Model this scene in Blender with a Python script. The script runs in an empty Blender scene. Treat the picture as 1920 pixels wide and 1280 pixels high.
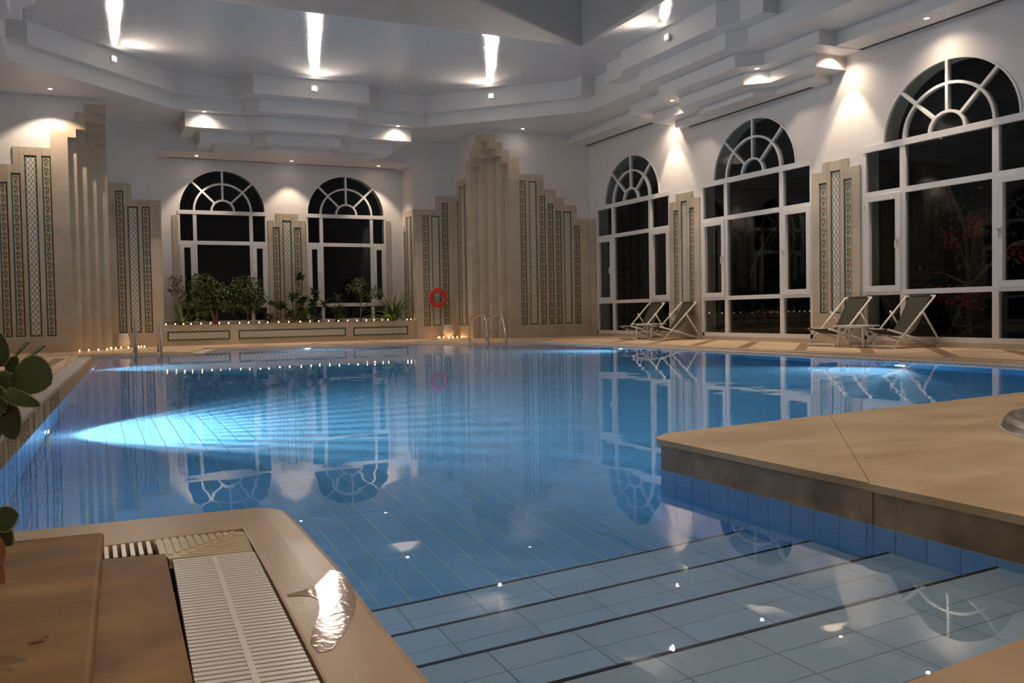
import bpy, math, random
from mathutils import Vector, Matrix
random.seed(7)
scn = bpy.context.scene
COL = scn.collection
PI = math.pi

# ------------------------------------------------------------------ camera
CAM_H = 0.65
fwd = Vector((0.42415148, 0.90499385, -0.03288853))
rgt = Vector((0.90510042, -0.42483749, -0.0175023))
up = Vector((0.02981175, 0.02234379, 0.99930577))
cam = bpy.data.cameras.new('camera')
cam_o = bpy.data.objects.new('camera', cam)
COL.objects.link(cam_o)
m = Matrix.Identity(4)
for i in range(3):
    m[i][0], m[i][1], m[i][2] = rgt[i], up[i], -fwd[i]
m[0][3], m[1][3], m[2][3] = 0, 0, CAM_H
cam_o.matrix_world = m
cam.sensor_width = 36.0
cam.lens = 36.0 * 1679.36 / 1920.0
cam.clip_start = 0.02
scn.camera = cam_o

# ------------------------------------------------------------------ world (night), exposure
w = bpy.data.worlds.new('night')
scn.world = w
w.use_nodes = True
w.node_tree.nodes['Background'].inputs[0].default_value = (0.10, 0.14, 0.22, 1)
w.node_tree.nodes['Background'].inputs[1].default_value = 0.004
scn.view_settings.view_transform = 'Standard'
scn.view_settings.look = 'None'
scn.view_settings.exposure = 0.2
scn.view_settings.gamma = 1.0
scn.view_settings.use_curve_mapping = False
scn.cycles.use_denoising = True
scn.cycles.max_bounces = 9
scn.cycles.diffuse_bounces = 4
scn.cycles.glossy_bounces = 5
scn.cycles.transmission_bounces = 8
scn.cycles.transparent_max_bounces = 10
scn.cycles.sample_clamp_indirect = 6.0
scn.cycles.blur_glossy = 0.5
scn.cycles.use_light_tree = True

# lamp powers (watts) and colours
P_FLOOD, P_DOWN, P_POOL, P_NEAR = 200, 80, 340, 230
C_HAL = (1.0, 0.80, 0.62)
C_FLOOD = (1.0, 0.86, 0.74)
C_NEAR = (1.0, 0.82, 0.62)
C_POOL = (0.93, 0.98, 1.0)
C_CANDLE = (1.0, 0.50, 0.17)

# ------------------------------------------------------------------ plan of the hall (metres)
XC, HW = 4.5405, 7.183                 # axis of symmetry, half width
XL, XR = XC - HW, XC + HW
YQ, YP, YB = 20.169, 22.024, 23.0      # pier front, inner pier, alcove back
WQ, WA = 4.187, 3.061                  # half widths of pier gap, alcove
YC = 13.86                             # middle window of the side walls
ZW = -0.045                            # water level
YF = -3.0                              # wall behind the camera
Z_CEIL, Z_T1, Z_T2 = 5.81, 5.41, 5.12

# ------------------------------------------------------------------ helpers
def obj(name, me, mat=None, parent=None):
    o = bpy.data.objects.new(name, me)
    COL.objects.link(o)
    if mat is not None and me is not None and not me.materials:
        me.materials.append(mat)
    if parent is not None:
        o.parent = parent
    return o

def empty(name, loc=(0, 0, 0), rz=0.0):
    o = bpy.data.objects.new(name, None)
    COL.objects.link(o)
    o.location = loc
    o.rotation_euler = (0, 0, rz)
    o.empty_display_size = 0.1
    return o

def tag(o, label, cat, group=None, kind=None):
    o['label'] = label
    o['category'] = cat
    if group:
        o['group'] = group
    if kind:
        o['kind'] = kind
    return o

def structure(o, label=None, cat=None):
    o['kind'] = 'structure'
    if label:
        o['label'] = label
    if cat:
        o['category'] = cat
    return o

class MB:
    """collects geometry for ONE mesh"""
    def __init__(self):
        self.v, self.f, self.uv, self.sm = [], [], {}, set()
    def add(self, verts, faces, smooth=False):
        b = len(self.v)
        self.v += [tuple(p) for p in verts]
        for f in faces:
            if smooth:
                self.sm.add(len(self.f))
            self.f.append(tuple(b + i for i in f))
        return self
    def box(self, x0, x1, y0, y1, z0, z1):
        if x0 > x1: x0, x1 = x1, x0
        if y0 > y1: y0, y1 = y1, y0
        return self.add([(x0, y0, z0), (x1, y0, z0), (x1, y1, z0), (x0, y1, z0),
                         (x0, y0, z1), (x1, y0, z1), (x1, y1, z1), (x0, y1, z1)],
                        [(3, 2, 1, 0), (4, 5, 6, 7), (0, 1, 5, 4), (1, 2, 6, 5), (2, 3, 7, 6), (3, 0, 4, 7)])
    def prism(self, poly, z0, z1):
        a = sum(poly[i][0] * poly[(i + 1) % len(poly)][1] - poly[(i + 1) % len(poly)][0] * poly[i][1] for i in range(len(poly)))
        if a < 0:
            poly = poly[::-1]
        n = len(poly)
        f0 = z0 if callable(z0) else (lambda x, y: z0)
        f1 = z1 if callable(z1) else (lambda x, y: z1)
        vs = [(x, y, f0(x, y)) for x, y in poly] + [(x, y, f1(x, y)) for x, y in poly]
        fs = [tuple(range(n - 1, -1, -1)), tuple(range(n, 2 * n))]
        fs += [(i, (i + 1) % n, n + (i + 1) % n, n + i) for i in range(n)]
        return self.add(vs, fs)
    def beam(self, a, b, wx, wz, upv=(0, 0, 1)):
        a, b = Vector(a), Vector(b)
        d = (b - a).normalized()
        s = d.cross(Vector(upv))
        if s.length < 1e-4:
            s = d.cross(Vector((1, 0, 0)))
        s.normalize()
        t = s.cross(d)
        vs = []
        for p in (a, b):
            for i, j in ((-1, -1), (1, -1), (1, 1), (-1, 1)):
                vs.append(p + s * (i * wx / 2) + t * (j * wz / 2))
        return self.add(vs, [(0, 1, 2, 3)[::-1], (4, 5, 6, 7), (0, 1, 5, 4), (1, 2, 6, 5), (2, 3, 7, 6), (3, 0, 4, 7)])
    def tube(self, pts, r, n=10, cap=True):
        pts = [Vector(p) for p in pts]
        rs = r if isinstance(r, (list, tuple)) else [r] * len(pts)
        vs, fs = [], []
        prev = None
        for i, p in enumerate(pts):
            if i == 0: d = pts[1] - p
            elif i == len(pts) - 1: d = p - pts[i - 1]
            else: d = (pts[i + 1] - pts[i - 1])
            d.normalize()
            if prev is None:
                s = d.cross(Vector((0, 0, 1)))
                if s.length < 1e-3: s = d.cross(Vector((1, 0, 0)))
            else:
                s = prev - d * prev.dot(d)
                if s.length < 1e-4: s = d.cross(Vector((1, 0, 0)))
            s.normalize(); prev = s
            t = d.cross(s)
            for k in range(n):
                a = 2 * PI * k / n
                vs.append(p + (s * math.cos(a) + t * math.sin(a)) * rs[i])
        for i in range(len(pts) - 1):
            for k in range(n):
                fs.append((i * n + k, i * n + (k + 1) % n, (i + 1) * n + (k + 1) % n, (i + 1) * n + k))
        self.add(vs, fs, True)
        if cap:
            b = len(self.v) - len(vs)
            self.f.append(tuple(b + k for k in range(n - 1, -1, -1)))
            self.f.append(tuple(b + (len(pts) - 1) * n + k for k in range(n)))
        return self
    def lathe(self, prof, n=24, c=(0, 0, 0)):
        vs, fs = [], []
        for r, z in prof:
            for k in range(n):
                a = 2 * PI * k / n
                vs.append((c[0] + r * math.cos(a), c[1] + r * math.sin(a), c[2] + z))
        for i in range(len(prof) - 1):
            for k in range(n):
                fs.append((i * n + k, i * n + (k + 1) % n, (i + 1) * n + (k + 1) % n, (i + 1) * n + k))
        return self.add(vs, fs, True)
    def mesh(self, name, mat=None):
        me = bpy.data.meshes.new(name)
        me.from_pydata(self.v, [], self.f)
        if self.sm:
            for i in self.sm:
                me.polygons[i].use_smooth = True
        me.update()
        if mat is not None:
            me.materials.append(mat)
        return me
    def build(self, name, mat=None, parent=None):
        return obj(name, self.mesh(name, mat), None, parent)

class Frame:
    """local (s along the wall, t towards the room, z) -> world"""
    def __init__(self, O, a, n):
        self.O, self.a, self.n = Vector((O[0], O[1], 0)), Vector((a[0], a[1], 0)), Vector((n[0], n[1], 0))
    def p(self, s, t, z):
        q = self.O + self.a * s + self.n * t
        return (q.x, q.y, z)
    def box(self, mb, s0, s1, t0, t1, z0, z1):
        P = self.p(s0, t0, z0); Q = self.p(s1, t1, z1)
        return mb.box(P[0], Q[0], P[1], Q[1], z0, z1)
    def plate(self, mb, poly, t0, t1):
        """extrude an (s,z) polygon along t"""
        n = len(poly)
        vs = [self.p(s, t0, z) for s, z in poly] + [self.p(s, t1, z) for s, z in poly]
        fs = [tuple(range(n)), tuple(range(2 * n - 1, n - 1, -1))] + [(i, n + i, n + (i + 1) % n, (i + 1) % n) for i in range(n)]
        # make the winding right whatever the handedness of the frame
        area = sum(poly[i][0] * poly[(i + 1) % n][1] - poly[(i + 1) % n][0] * poly[i][1] for i in range(n))
        hand = self.a.cross(Vector((0, 0, 1))).dot(self.n)
        if (area > 0) == ((t1 > t0) == (hand > 0)):
            fs = [f[::-1] for f in fs]
        return mb.add(vs, fs)

# ------------------------------------------------------------------ materials
def nt(name):
    mt = bpy.data.materials.new(name)
    mt.use_nodes = True
    t = mt.node_tree
    return mt, t, t.nodes['Principled BSDF']

def node(t, typ, **kw):
    n = t.nodes.new(typ)
    for k, v in kw.items():
        setattr(n, k, v)
    return n

def plain(name, col, rough=0.5, metal=0.0, spec=0.5):
    mt, t, b = nt(name)
    b.inputs['Base Color'].default_value = (*col, 1)
    b.inputs['Roughness'].default_value = rough
    b.inputs['Metallic'].default_value = metal
    b.inputs['Specular IOR Level'].default_value = spec
    return mt

def noisy(name, c1, c2, scale=4.0, rough=0.5, bump=0.0, bscale=40.0, spec=0.5, obj_rand=0.0, stretch=(1, 1, 1), rough2=None, detail=6, rr=(0.35, 0.65)):
    """two-tone noise colour with optional bump and per-object tone shift"""
    mt, t, b = nt(name)
    tc = node(t, 'ShaderNodeTexCoord')
    mp = node(t, 'ShaderNodeMapping')
    mp.inputs['Scale'].default_value = stretch
    geo = node(t, 'ShaderNodeNewGeometry')
    t.links.new(geo.outputs['Position'], mp.inputs['Vector'])
    n1 = node(t, 'ShaderNodeTexNoise')
    n1.inputs['Scale'].default_value = scale
    n1.inputs['Detail'].default_value = detail
    t.links.new(mp.outputs[0], n1.inputs['Vector'])
    rp = node(t, 'ShaderNodeValToRGB')
    rp.color_ramp.elements[0].position = 0.3
    rp.color_ramp.elements[1].position = 0.72
    rp.color_ramp.elements[0].color = (*c1, 1)
    rp.color_ramp.elements[1].color = (*c2, 1)
    t.links.new(n1.outputs['Fac'], rp.inputs['Fac'])
    out = rp.outputs['Color']
    if obj_rand > 0:
        oi = node(t, 'ShaderNodeObjectInfo')
        mr = node(t, 'ShaderNodeMapRange')
        mr.inputs['To Min'].default_value = 1 - obj_rand
        mr.inputs['To Max'].default_value = 1 + obj_rand
        t.links.new(oi.outputs['Random'], mr.inputs['Value'])
        mx = node(t, 'ShaderNodeVectorMath', operation='SCALE')
        t.links.new(out, mx.inputs[0])
        t.links.new(mr.outputs[0], mx.inputs['Scale'])
        out = mx.outputs[0]
    t.links.new(out, b.inputs['Base Color'])
    b.inputs['Roughness'].default_value = rough
    b.inputs['Specular IOR Level'].default_value = spec
    if rough2 is not None:
        mr2 = node(t, 'ShaderNodeMapRange')
        mr2.inputs['From Min'].default_value = rr[0]
        mr2.inputs['From Max'].default_value = rr[1]
        mr2.inputs['To Min'].default_value = rough
        mr2.inputs['To Max'].default_value = rough2
        t.links.new(n1.outputs['Fac'], mr2.inputs['Value'])
        t.links.new(mr2.outputs[0], b.inputs['Roughness'])
    if bump > 0:
        n2 = node(t, 'ShaderNodeTexNoise')
        n2.inputs['Scale'].default_value = bscale
        n2.inputs['Detail'].default_value = 3
        t.links.new(geo.outputs['Position'], n2.inputs['Vector'])
        bp = node(t, 'ShaderNodeBump')
        bp.inputs['Strength'].default_value = bump
        bp.inputs['Distance'].default_value = 0.01
        t.links.new(n2.outputs['Fac'], bp.inputs['Height'])
        t.links.new(bp.outputs[0], b.inputs['Normal'])
    return mt

def emitter(name, col, strength):
    mt, t, b = nt(name)
    b.inputs['Base Color'].default_value = (0.8, 0.8, 0.8, 1)
    b.inputs['Emission Color'].default_value = (*col, 1)
    b.inputs['Emission Strength'].default_value = strength
    return mt

def math_n(t, op, a, b=None):
    n = node(t, 'ShaderNodeMath', operation=op)
    for i, x in enumerate((a, b)):
        if x is None: continue
        if isinstance(x, (int, float)): n.inputs[i].default_value = x
        else: t.links.new(x, n.inputs[i])
    return n.outputs[0]

def mat_lattice():
    mt, t, b = nt('lattice_tile')
    uv = node(t, 'ShaderNodeUVMap')
    sp = node(t, 'ShaderNodeSeparateXYZ')
    t.links.new(uv.outputs[0], sp.inputs[0])
    u = math_n(t, 'DIVIDE', sp.outputs[0], 0.092)
    v = math_n(t, 'DIVIDE', sp.outputs[1], 0.12)
    lines = []
    for s in ('ADD', 'SUBTRACT'):
        x = math_n(t, s, u, v)
        fr = math_n(t, 'FRACT', math_n(t, 'ADD', x, 100.0))
        lines.append(math_n(t, 'LESS_THAN', math_n(t, 'ABSOLUTE', math_n(t, 'SUBTRACT', fr, 0.5)), 0.085))
    mk = math_n(t, 'MAXIMUM', lines[0], lines[1])
    mx = node(t, 'ShaderNodeMix', data_type='RGBA')
    t.links.new(mk, mx.inputs['Factor'])
    mx.inputs['A'].default_value = (0.66, 0.62, 0.54, 1)
    mx.inputs['B'].default_value = (0.17, 0.13, 0.075, 1)
    t.links.new(mx.outputs['Result'], b.inputs['Base Color'])
    b.inputs['Roughness'].default_value = 0.35
    return mt

def mat_floral():
    mt, t, b = nt('floral_tile')
    uv = node(t, 'ShaderNodeUVMap')
    sp = node(t, 'ShaderNodeSeparateXYZ')
    t.links.new(uv.outputs[0], sp.inputs[0])
    U, V = sp.outputs[0], sp.outputs[1]
    def ell(cx, cy, rx, ry, ang):
        c, s = math.cos(ang), math.sin(ang)
        dx = math_n(t, 'SUBTRACT', U, cx)
        dy = math_n(t, 'SUBTRACT', V, cy)
        a = math_n(t, 'ADD', math_n(t, 'MULTIPLY', dx, c / rx), math_n(t, 'MULTIPLY', dy, s / rx))
        e = math_n(t, 'ADD', math_n(t, 'MULTIPLY', dx, -s / ry), math_n(t, 'MULTIPLY', dy, c / ry))
        q = math_n(t, 'ADD', math_n(t, 'MULTIPLY', a, a), math_n(t, 'MULTIPLY', e, e))
        return math_n(t, 'LESS_THAN', q, 1.0)
    def union(l):
        r = l[0]
        for x in l[1:]:
            r = math_n(t, 'MAXIMUM', r, x)
        return r
    # u runs 0..0.125, v runs 0..0.19
    green = union([ell(.042, .135, .038, .023, .55), ell(.045, .045, .034, .025, -.9), ell(.070, .090, .026, .013, 1.1), ell(.026, .092, .022, .009, -.3), ell(.062, .012, .028, .009, .3), ell(.030, .172, .020, .008, .2)])
    org = union([ell(.085, .145, .016, .030, .3), ell(.098, .112, .023, .014, .5), ell(.080, .070, .023, .015, -.6), ell(.100, .045, .013, .024, .1), ell(.086, .104, .019, .019, 0)])
    base = node(t, 'ShaderNodeMix', data_type='RGBA')
    t.links.new(green, base.inputs['Factor'])
    base.inputs['A'].default_value = (0.55, 0.50, 0.41, 1)
    base.inputs['B'].default_value = (0.10, 0.125, 0.07, 1)
    m2 = node(t, 'ShaderNodeMix', data_type='RGBA')
    t.links.new(org, m2.inputs['Factor'])
    t.links.new(base.outputs['Result'], m2.inputs['A'])
    m2.inputs['B'].default_value = (0.36, 0.105, 0.04, 1)
    t.links.new(m2.outputs['Result'], b.inputs['Base Color'])
    b.inputs['Roughness'].default_value = 0.35
    return mt

def mat_glass():
    mt = bpy.data.materials.new('window_glass')
    mt.use_nodes = True
    t = mt.node_tree
    t.nodes.clear()
    out = node(t, 'ShaderNodeOutputMaterial')
    mix = node(t, 'ShaderNodeMixShader')
    fr = node(t, 'ShaderNodeFresnel')
    geo = node(t, 'ShaderNodeNewGeometry')          # same reflectance on both faces of the thin pane
    t.links.new(math_n(t, 'SUBTRACT', 1.36, math_n(t, 'MULTIPLY', geo.outputs['Backfacing'], 1.36 - 1 / 1.36)), fr.inputs['IOR'])
    tr = node(t, 'ShaderNodeBsdfTransparent')
    tr.inputs[0].default_value = (0.80, 0.83, 0.82, 1)
    gl = node(t, 'ShaderNodeBsdfGlossy')
    gl.inputs['Roughness'].default_value = 0.0
    t.links.new(fr.outputs[0], mix.inputs[0])
    t.links.new(tr.outputs[0], mix.inputs[1])
    t.links.new(gl.outputs[0], mix.inputs[2])
    t.links.new(mix.outputs[0], out.inputs[0])
    return mt

def mat_water():
    mt, t, b = nt('pool_water')
    b.inputs['Base Color'].default_value = (1, 1, 1, 1)
    b.inputs['Transmission Weight'].default_value = 1.0
    b.inputs['Roughness'].default_value = 0.0
    b.inputs['IOR'].default_value = 1.333
    geo = node(t, 'ShaderNodeNewGeometry')
    mp = node(t, 'ShaderNodeMapping')
    mp.inputs['Scale'].default_value = (1.0, 1.0, 1.0)
    t.links.new(geo.outputs['Position'], mp.inputs['Vector'])
    n1 = node(t, 'ShaderNodeTexNoise')
    n1.inputs['Scale'].default_value = 1.3
    n1.inputs['Detail'].default_value = 2
    t.links.new(mp.outputs[0], n1.inputs['Vector'])
    n2 = node(t, 'ShaderNodeTexNoise')
    n2.inputs['Scale'].default_value = 9.0
    n2.inputs['Detail'].default_value = 1
    t.links.new(mp.outputs[0], n2.inputs['Vector'])
    # ripples gather round the outlet at the right side of the pool
    sb = node(t, 'ShaderNodeVectorMath', operation='DISTANCE')
    t.links.new(geo.outputs['Position'], sb.inputs[0])
    sb.inputs[1].default_value = (6.6, 6.2, ZW)
    near = node(t, 'ShaderNodeMapRange')
    near.inputs['From Min'].default_value = 0.3
    near.inputs['From Max'].default_value = 2.6
    near.inputs['To Min'].default_value = 1.0
    near.inputs['To Max'].default_value = 0.06
    t.links.new(sb.outputs['Value'], near.inputs['Value'])
    h = math_n(t, 'ADD', math_n(t, 'MULTIPLY', n1.outputs['Fac'], 0.010), math_n(t, 'MULTIPLY', math_n(t, 'MULTIPLY', n2.outputs['Fac'], near.outputs[0]), 0.0022))
    bp = node(t, 'ShaderNodeBump')
    bp.inputs['Strength'].default_value = 0.25
    bp.inputs['Distance'].default_value = 1.0
    t.links.new(h, bp.inputs['Height'])
    t.links.new(bp.outputs[0], b.inputs['Normal'])
    va = node(t, 'ShaderNodeVolumeAbsorption')
    va.inputs['Color'].default_value = (0.22, 0.77, 0.96, 1)
    va.inputs['Density'].default_value = 0.16
    t.links.new(va.outputs[0], t.nodes['Material Output'].inputs['Volume'])
    return mt

def mat_ceiling():
    """satin enamel: glossy, with the drag marks of the brush"""
    mt, t, b = nt('ceiling_enamel')
    b.inputs['Base Color'].default_value = (0.60, 0.575, 0.55, 1)
    b.inputs['Roughness'].default_value = 0.06
    b.inputs['Specular IOR Level'].default_value = 0.55
    geo = node(t, 'ShaderNodeNewGeometry')
    mp = node(t, 'ShaderNodeMapping')
    mp.inputs['Scale'].default_value = (1.0, 2.2, 1.0)
    t.links.new(geo.outputs['Position'], mp.inputs['Vector'])
    n1 = node(t, 'ShaderNodeTexNoise')
    n1.inputs['Scale'].default_value = 8.0
    n1.inputs['Detail'].default_value = 8
    n1.inputs['Roughness'].default_value = 0.65
    t.links.new(mp.outputs[0], n1.inputs['Vector'])
    bp = node(t, 'ShaderNodeBump')
    bp.inputs['Strength'].default_value = 0.24
    bp.inputs['Distance'].default_value = 0.05
    t.links.new(n1.outputs['Fac'], bp.inputs['Height'])
    t.links.new(bp.outputs[0], b.inputs['Normal'])
    return mt

def mat_deck():
    mt, t, b = nt('deck_stone')
    geo = node(t, 'ShaderNodeNewGeometry')
    br = node(t, 'ShaderNodeTexBrick')
    br.offset = 0.0
    br.inputs['Scale'].default_value = 1.0
    br.inputs['Brick Width'].default_value = 0.62
    br.inputs['Row Height'].default_value = 0.36
    br.inputs['Mortar Size'].default_value = 0.006
    br.inputs['Color1'].default_value = (0.74, 0.54, 0.345, 1)
    br.inputs['Color2'].default_value = (0.65, 0.465, 0.29, 1)
    br.inputs['Mortar'].default_value = (0.30, 0.21, 0.13, 1)
    mp = node(t, 'ShaderNodeMapping')
    mp.inputs['Rotation'].default_value = (0, 0, PI / 2)
    t.links.new(geo.outputs['Position'], mp.inputs['Vector'])
    t.links.new(mp.outputs[0], br.inputs['Vector'])
    n1 = node(t, 'ShaderNodeTexNoise')
    n1.inputs['Scale'].default_value = 3.0
    n1.inputs['Detail'].default_value = 6
    t.links.new(geo.outputs['Position'], n1.inputs['Vector'])
    mr = node(t, 'ShaderNodeMapRange')
    mr.inputs['To Min'].default_value = 0.72
    mr.inputs['To Max'].default_value = 1.25
    t.links.new(n1.outputs['Fac'], mr.inputs['Value'])
    sc = node(t, 'ShaderNodeVectorMath', operation='SCALE')
    t.links.new(br.outputs['Color'], sc.inputs[0])
    t.links.new(mr.outputs[0], sc.inputs['Scale'])
    t.links.new(sc.outputs[0], b.inputs['Base Color'])
    b.inputs['Roughness'].default_value = 0.5
    return mt

M = {}
M['plaster'] = noisy('plaster', (0.68, 0.635, 0.595), (0.735, 0.69, 0.65), 1.5, 0.55, 0.12, 14.0)
M['fascia'] = noisy('cornice_paint', (0.67, 0.63, 0.595), (0.72, 0.68, 0.645), 1.0, 0.42, 0.05, 20.0)
M['ceiling'] = mat_ceiling()
M['well'] = noisy('well_paint', (0.50, 0.46, 0.43), (0.55, 0.51, 0.48), 1.0, 0.6)
M['stone'] = noisy('wall_stone', (0.45, 0.365, 0.265), (0.54, 0.445, 0.335), 2.2, 0.42, 0.04, 60.0, obj_rand=0.09)
M['deck'] = mat_deck()
M['inlay'] = noisy('inlay_stone', (0.27, 0.155, 0.075), (0.34, 0.20, 0.10), 6.0, 0.5)
M['slab'] = noisy('foreground_slab', (0.16, 0.08, 0.026), (0.37, 0.215, 0.09), 2.6, 0.5, 0.06, 90.0, spec=0.2, stretch=(1.0, 2.6, 1.0), rough2=0.65, obj_rand=0.06, detail=9)
M['slab_wet'] = noisy('stained_slab', (0.13, 0.055, 0.014), (0.36, 0.20, 0.078), 4.5, 0.45, 0.06, 80.0, spec=0.2, rough2=0.55, detail=9)
M['coping'] = noisy('coping_stone', (0.42, 0.28, 0.165), (0.52, 0.36, 0.225), 3.2, 0.30, 0.08, 70.0, spec=0.35, rough2=0.40)
M['island'] = noisy('island_slab', (0.46, 0.31, 0.16), (0.70, 0.525, 0.33), 1.9, 0.45, 0.05, 110.0, spec=0.3, stretch=(1.0, 2.0, 1.0), rough2=0.52, obj_rand=0.04, detail=9)
M['band'] = noisy('island_band', (0.24, 0.145, 0.07), (0.56, 0.38, 0.22), 6.5, 0.5, 0.08, 70.0, detail=10)
M['white'] = plain('white_lacquer', (0.72, 0.69, 0.66), 0.35)
M['grate'] = plain('grate_plastic', (0.80, 0.74, 0.69), 0.3)
M['grate_old'] = noisy('yellowed_plastic', (0.56, 0.43, 0.24), (0.68, 0.57, 0.38), 9.0, 0.3)
M['dark'] = plain('dark_void', (0.02, 0.018, 0.015), 0.8)
M['vent'] = plain('vent_slot', (0.035, 0.033, 0.03), 0.6)
M['green'] = plain('green_border_tile', (0.035, 0.085, 0.05), 0.35)
M['grout'] = plain('grout', (0.50, 0.46, 0.40), 0.7)
M['lattice'] = mat_lattice()
M['floral'] = mat_floral()
M['glass'] = mat_glass()
M['water'] = mat_water()
M['tile'] = noisy('blue_pool_tile', (0.21, 0.49, 0.75), (0.25, 0.54, 0.80), 2.0, 0.3, obj_rand=0.07)
M['tile_step'] = noisy('pale_step_tile', (0.52, 0.71, 0.88), (0.57, 0.76, 0.92), 3.0, 0.3, obj_rand=0.05)
M['tile_wall'] = noisy('blue_wall_tile', (0.20, 0.47, 0.80), (0.24, 0.52, 0.85), 4.0, 0.28, obj_rand=0.06)
M['pool_grout'] = plain('pale_pool_grout', (0.75, 0.86, 0.80), 0.8)
M['step_grout'] = plain('step_grout', (0.24, 0.26, 0.24), 0.8)
M['nosing'] = plain('dark_nosing', (0.02, 0.012, 0.03), 0.4)
M['steel'] = plain('polished_steel', (0.62, 0.60, 0.58), 0.16, 1.0)
M['canvas'] = noisy('olive_canvas', (0.036, 0.034, 0.021), (0.052, 0.048, 0.03), 60.0, 0.8)
M['frame_paint'] = plain('chair_enamel', (0.86, 0.80, 0.71), 0.3)
M['ring'] = plain('red_ring', (0.58, 0.035, 0.018), 0.45)
M['rope'] = plain('rope', (0.60, 0.42, 0.30), 0.8)
M['vase'] = noisy('vase_glaze', (0.68, 0.60, 0.52), (0.74, 0.67, 0.59), 8.0, 0.5)
M['wax'] = plain('candle_wax', (0.8, 0.72, 0.6), 0.5)
M['cup'] = plain('candle_cup', (0.55, 0.52, 0.48), 0.3, 0.8)
M['flame'] = emitter('candle_flame', (1.0, 0.55, 0.22), 60.0)
M['bulb'] = emitter('halogen_bulb', (1.0, 0.88, 0.74), 60.0)
M['bulb_flood'] = emitter('flood_bulb', (1.0, 0.92, 0.82), 160.0)
M['bulb_pool'] = emitter('pool_bulb', (0.85, 0.95, 1.0), 40.0)
M['leaf1'] = noisy('ficus_leaf', (0.035, 0.06, 0.014), (0.085, 0.115, 0.03), 9.0, 0.4)
M['leaf2'] = noisy('rubber_leaf', (0.03, 0.065, 0.018), (0.06, 0.105, 0.03), 7.0, 0.35)
M['leaf3'] = noisy('strap_leaf', (0.04, 0.09, 0.02), (0.09, 0.16, 0.04), 5.0, 0.4)
M['bark'] = noisy('bark', (0.14, 0.075, 0.04), (0.22, 0.13, 0.075), 20.0, 0.8)
M['soil'] = noisy('soil', (0.02, 0.014, 0.009), (0.05, 0.035, 0.022), 30.0, 0.95)
M['succulent'] = noisy('succulent_leaf', (0.022, 0.038, 0.010), (0.05, 0.075, 0.02), 14.0, 0.38, 0.1, 60.0)
M['succ_edge'] = plain('succulent_margin', (0.30, 0.24, 0.10), 0.5)
M['dry'] = noisy('dry_leaf', (0.22, 0.075, 0.03), (0.36, 0.15, 0.06), 18.0, 0.7)
M['basin'] = noisy('basin_stone', (0.20, 0.16, 0.14), (0.30, 0.255, 0.235), 7.0, 0.22)
M['night_ground'] = noisy('garden_ground', (0.02, 0.022, 0.015), (0.035, 0.035, 0.025), 2.0, 0.95)
M['palm'] = noisy('palm_leaf', (0.04, 0.055, 0.02), (0.075, 0.09, 0.035), 4.0, 0.6)
M['flower'] = plain('red_blossom', (0.42, 0.02, 0.018), 0.6)
M['outer'] = noisy('outer_render', (0.40, 0.37, 0.34), (0.45, 0.42, 0.39), 2.0, 0.8)

# ================================================================== STRUCTURE
# ------------------------------------------------------------------ windows in arched openings
WB = dict(ra=1.029, ha=1.007, za=3.249, zt=3.155, zm0=2.421, zm1=2.513, zu=0.960, zl=0.873, z0=0.562, zf=0.50, g=1.002, m1=0.704, m2=0.623, fo=1.055)
WR = dict(ra=1.210, ha=1.059, za=3.281, zt=3.180, zm0=2.435, zm1=2.525, zu=0.900, zl=0.821, z0=0.153, zf=0.0745, g=1.545, m1=0.860, m2=0.757, fo=1.60)

def arch_pts(c, ra, ha, za, n=24, a0=0.0, a1=PI):
    return [(c + ra * math.cos(a0 + (a1 - a0) * i / n), za + ha * math.sin(a0 + (a1 - a0) * i / n)) for i in range(n + 1)]

def wall_strip(mb, fr, s0, s1, ztop, t0, wins):
    """a wall slab from s0 to s1 with arched window openings; t from t0 (outside) to 0 (room face)"""
    wins = sorted(wins, key=lambda w_: w_[0])
    s = s0
    for c, d in wins:
        fo, ra = d['fo'], d['ra']
        fr.box(mb, s, c - fo, t0, 0, 0, ztop)
        if d['zf'] > 0.01:
            fr.box(mb, c - fo, c + fo, t0, 0, 0, d['zf'])
        # shoulders
        if fo > ra + 0.001:
            for sg in (-1, 1):
                a, b = sorted((c + sg * fo, c + sg * ra))
                fr.box(mb, a, b, t0, 0, d['za'], ztop)
        pts = arch_pts(c, ra, d['ha'], d['za'], 28)[::-1]
        for (a, za), (b, zb) in zip(pts[:-1], pts[1:]):
            fr.plate(mb, [(a, za), (b, zb), (b, ztop), (a, ztop)], t0, 0)
        s = c + fo
    fr.box(mb, s, s1, t0, 0, 0, ztop)

def pane(fr, parent, poly, t=-0.03):
    mb = MB()
    fr.plate(mb, poly, t - 0.004, t + 0.004)
    return mb.build('pane', M['glass'], parent)

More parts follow.
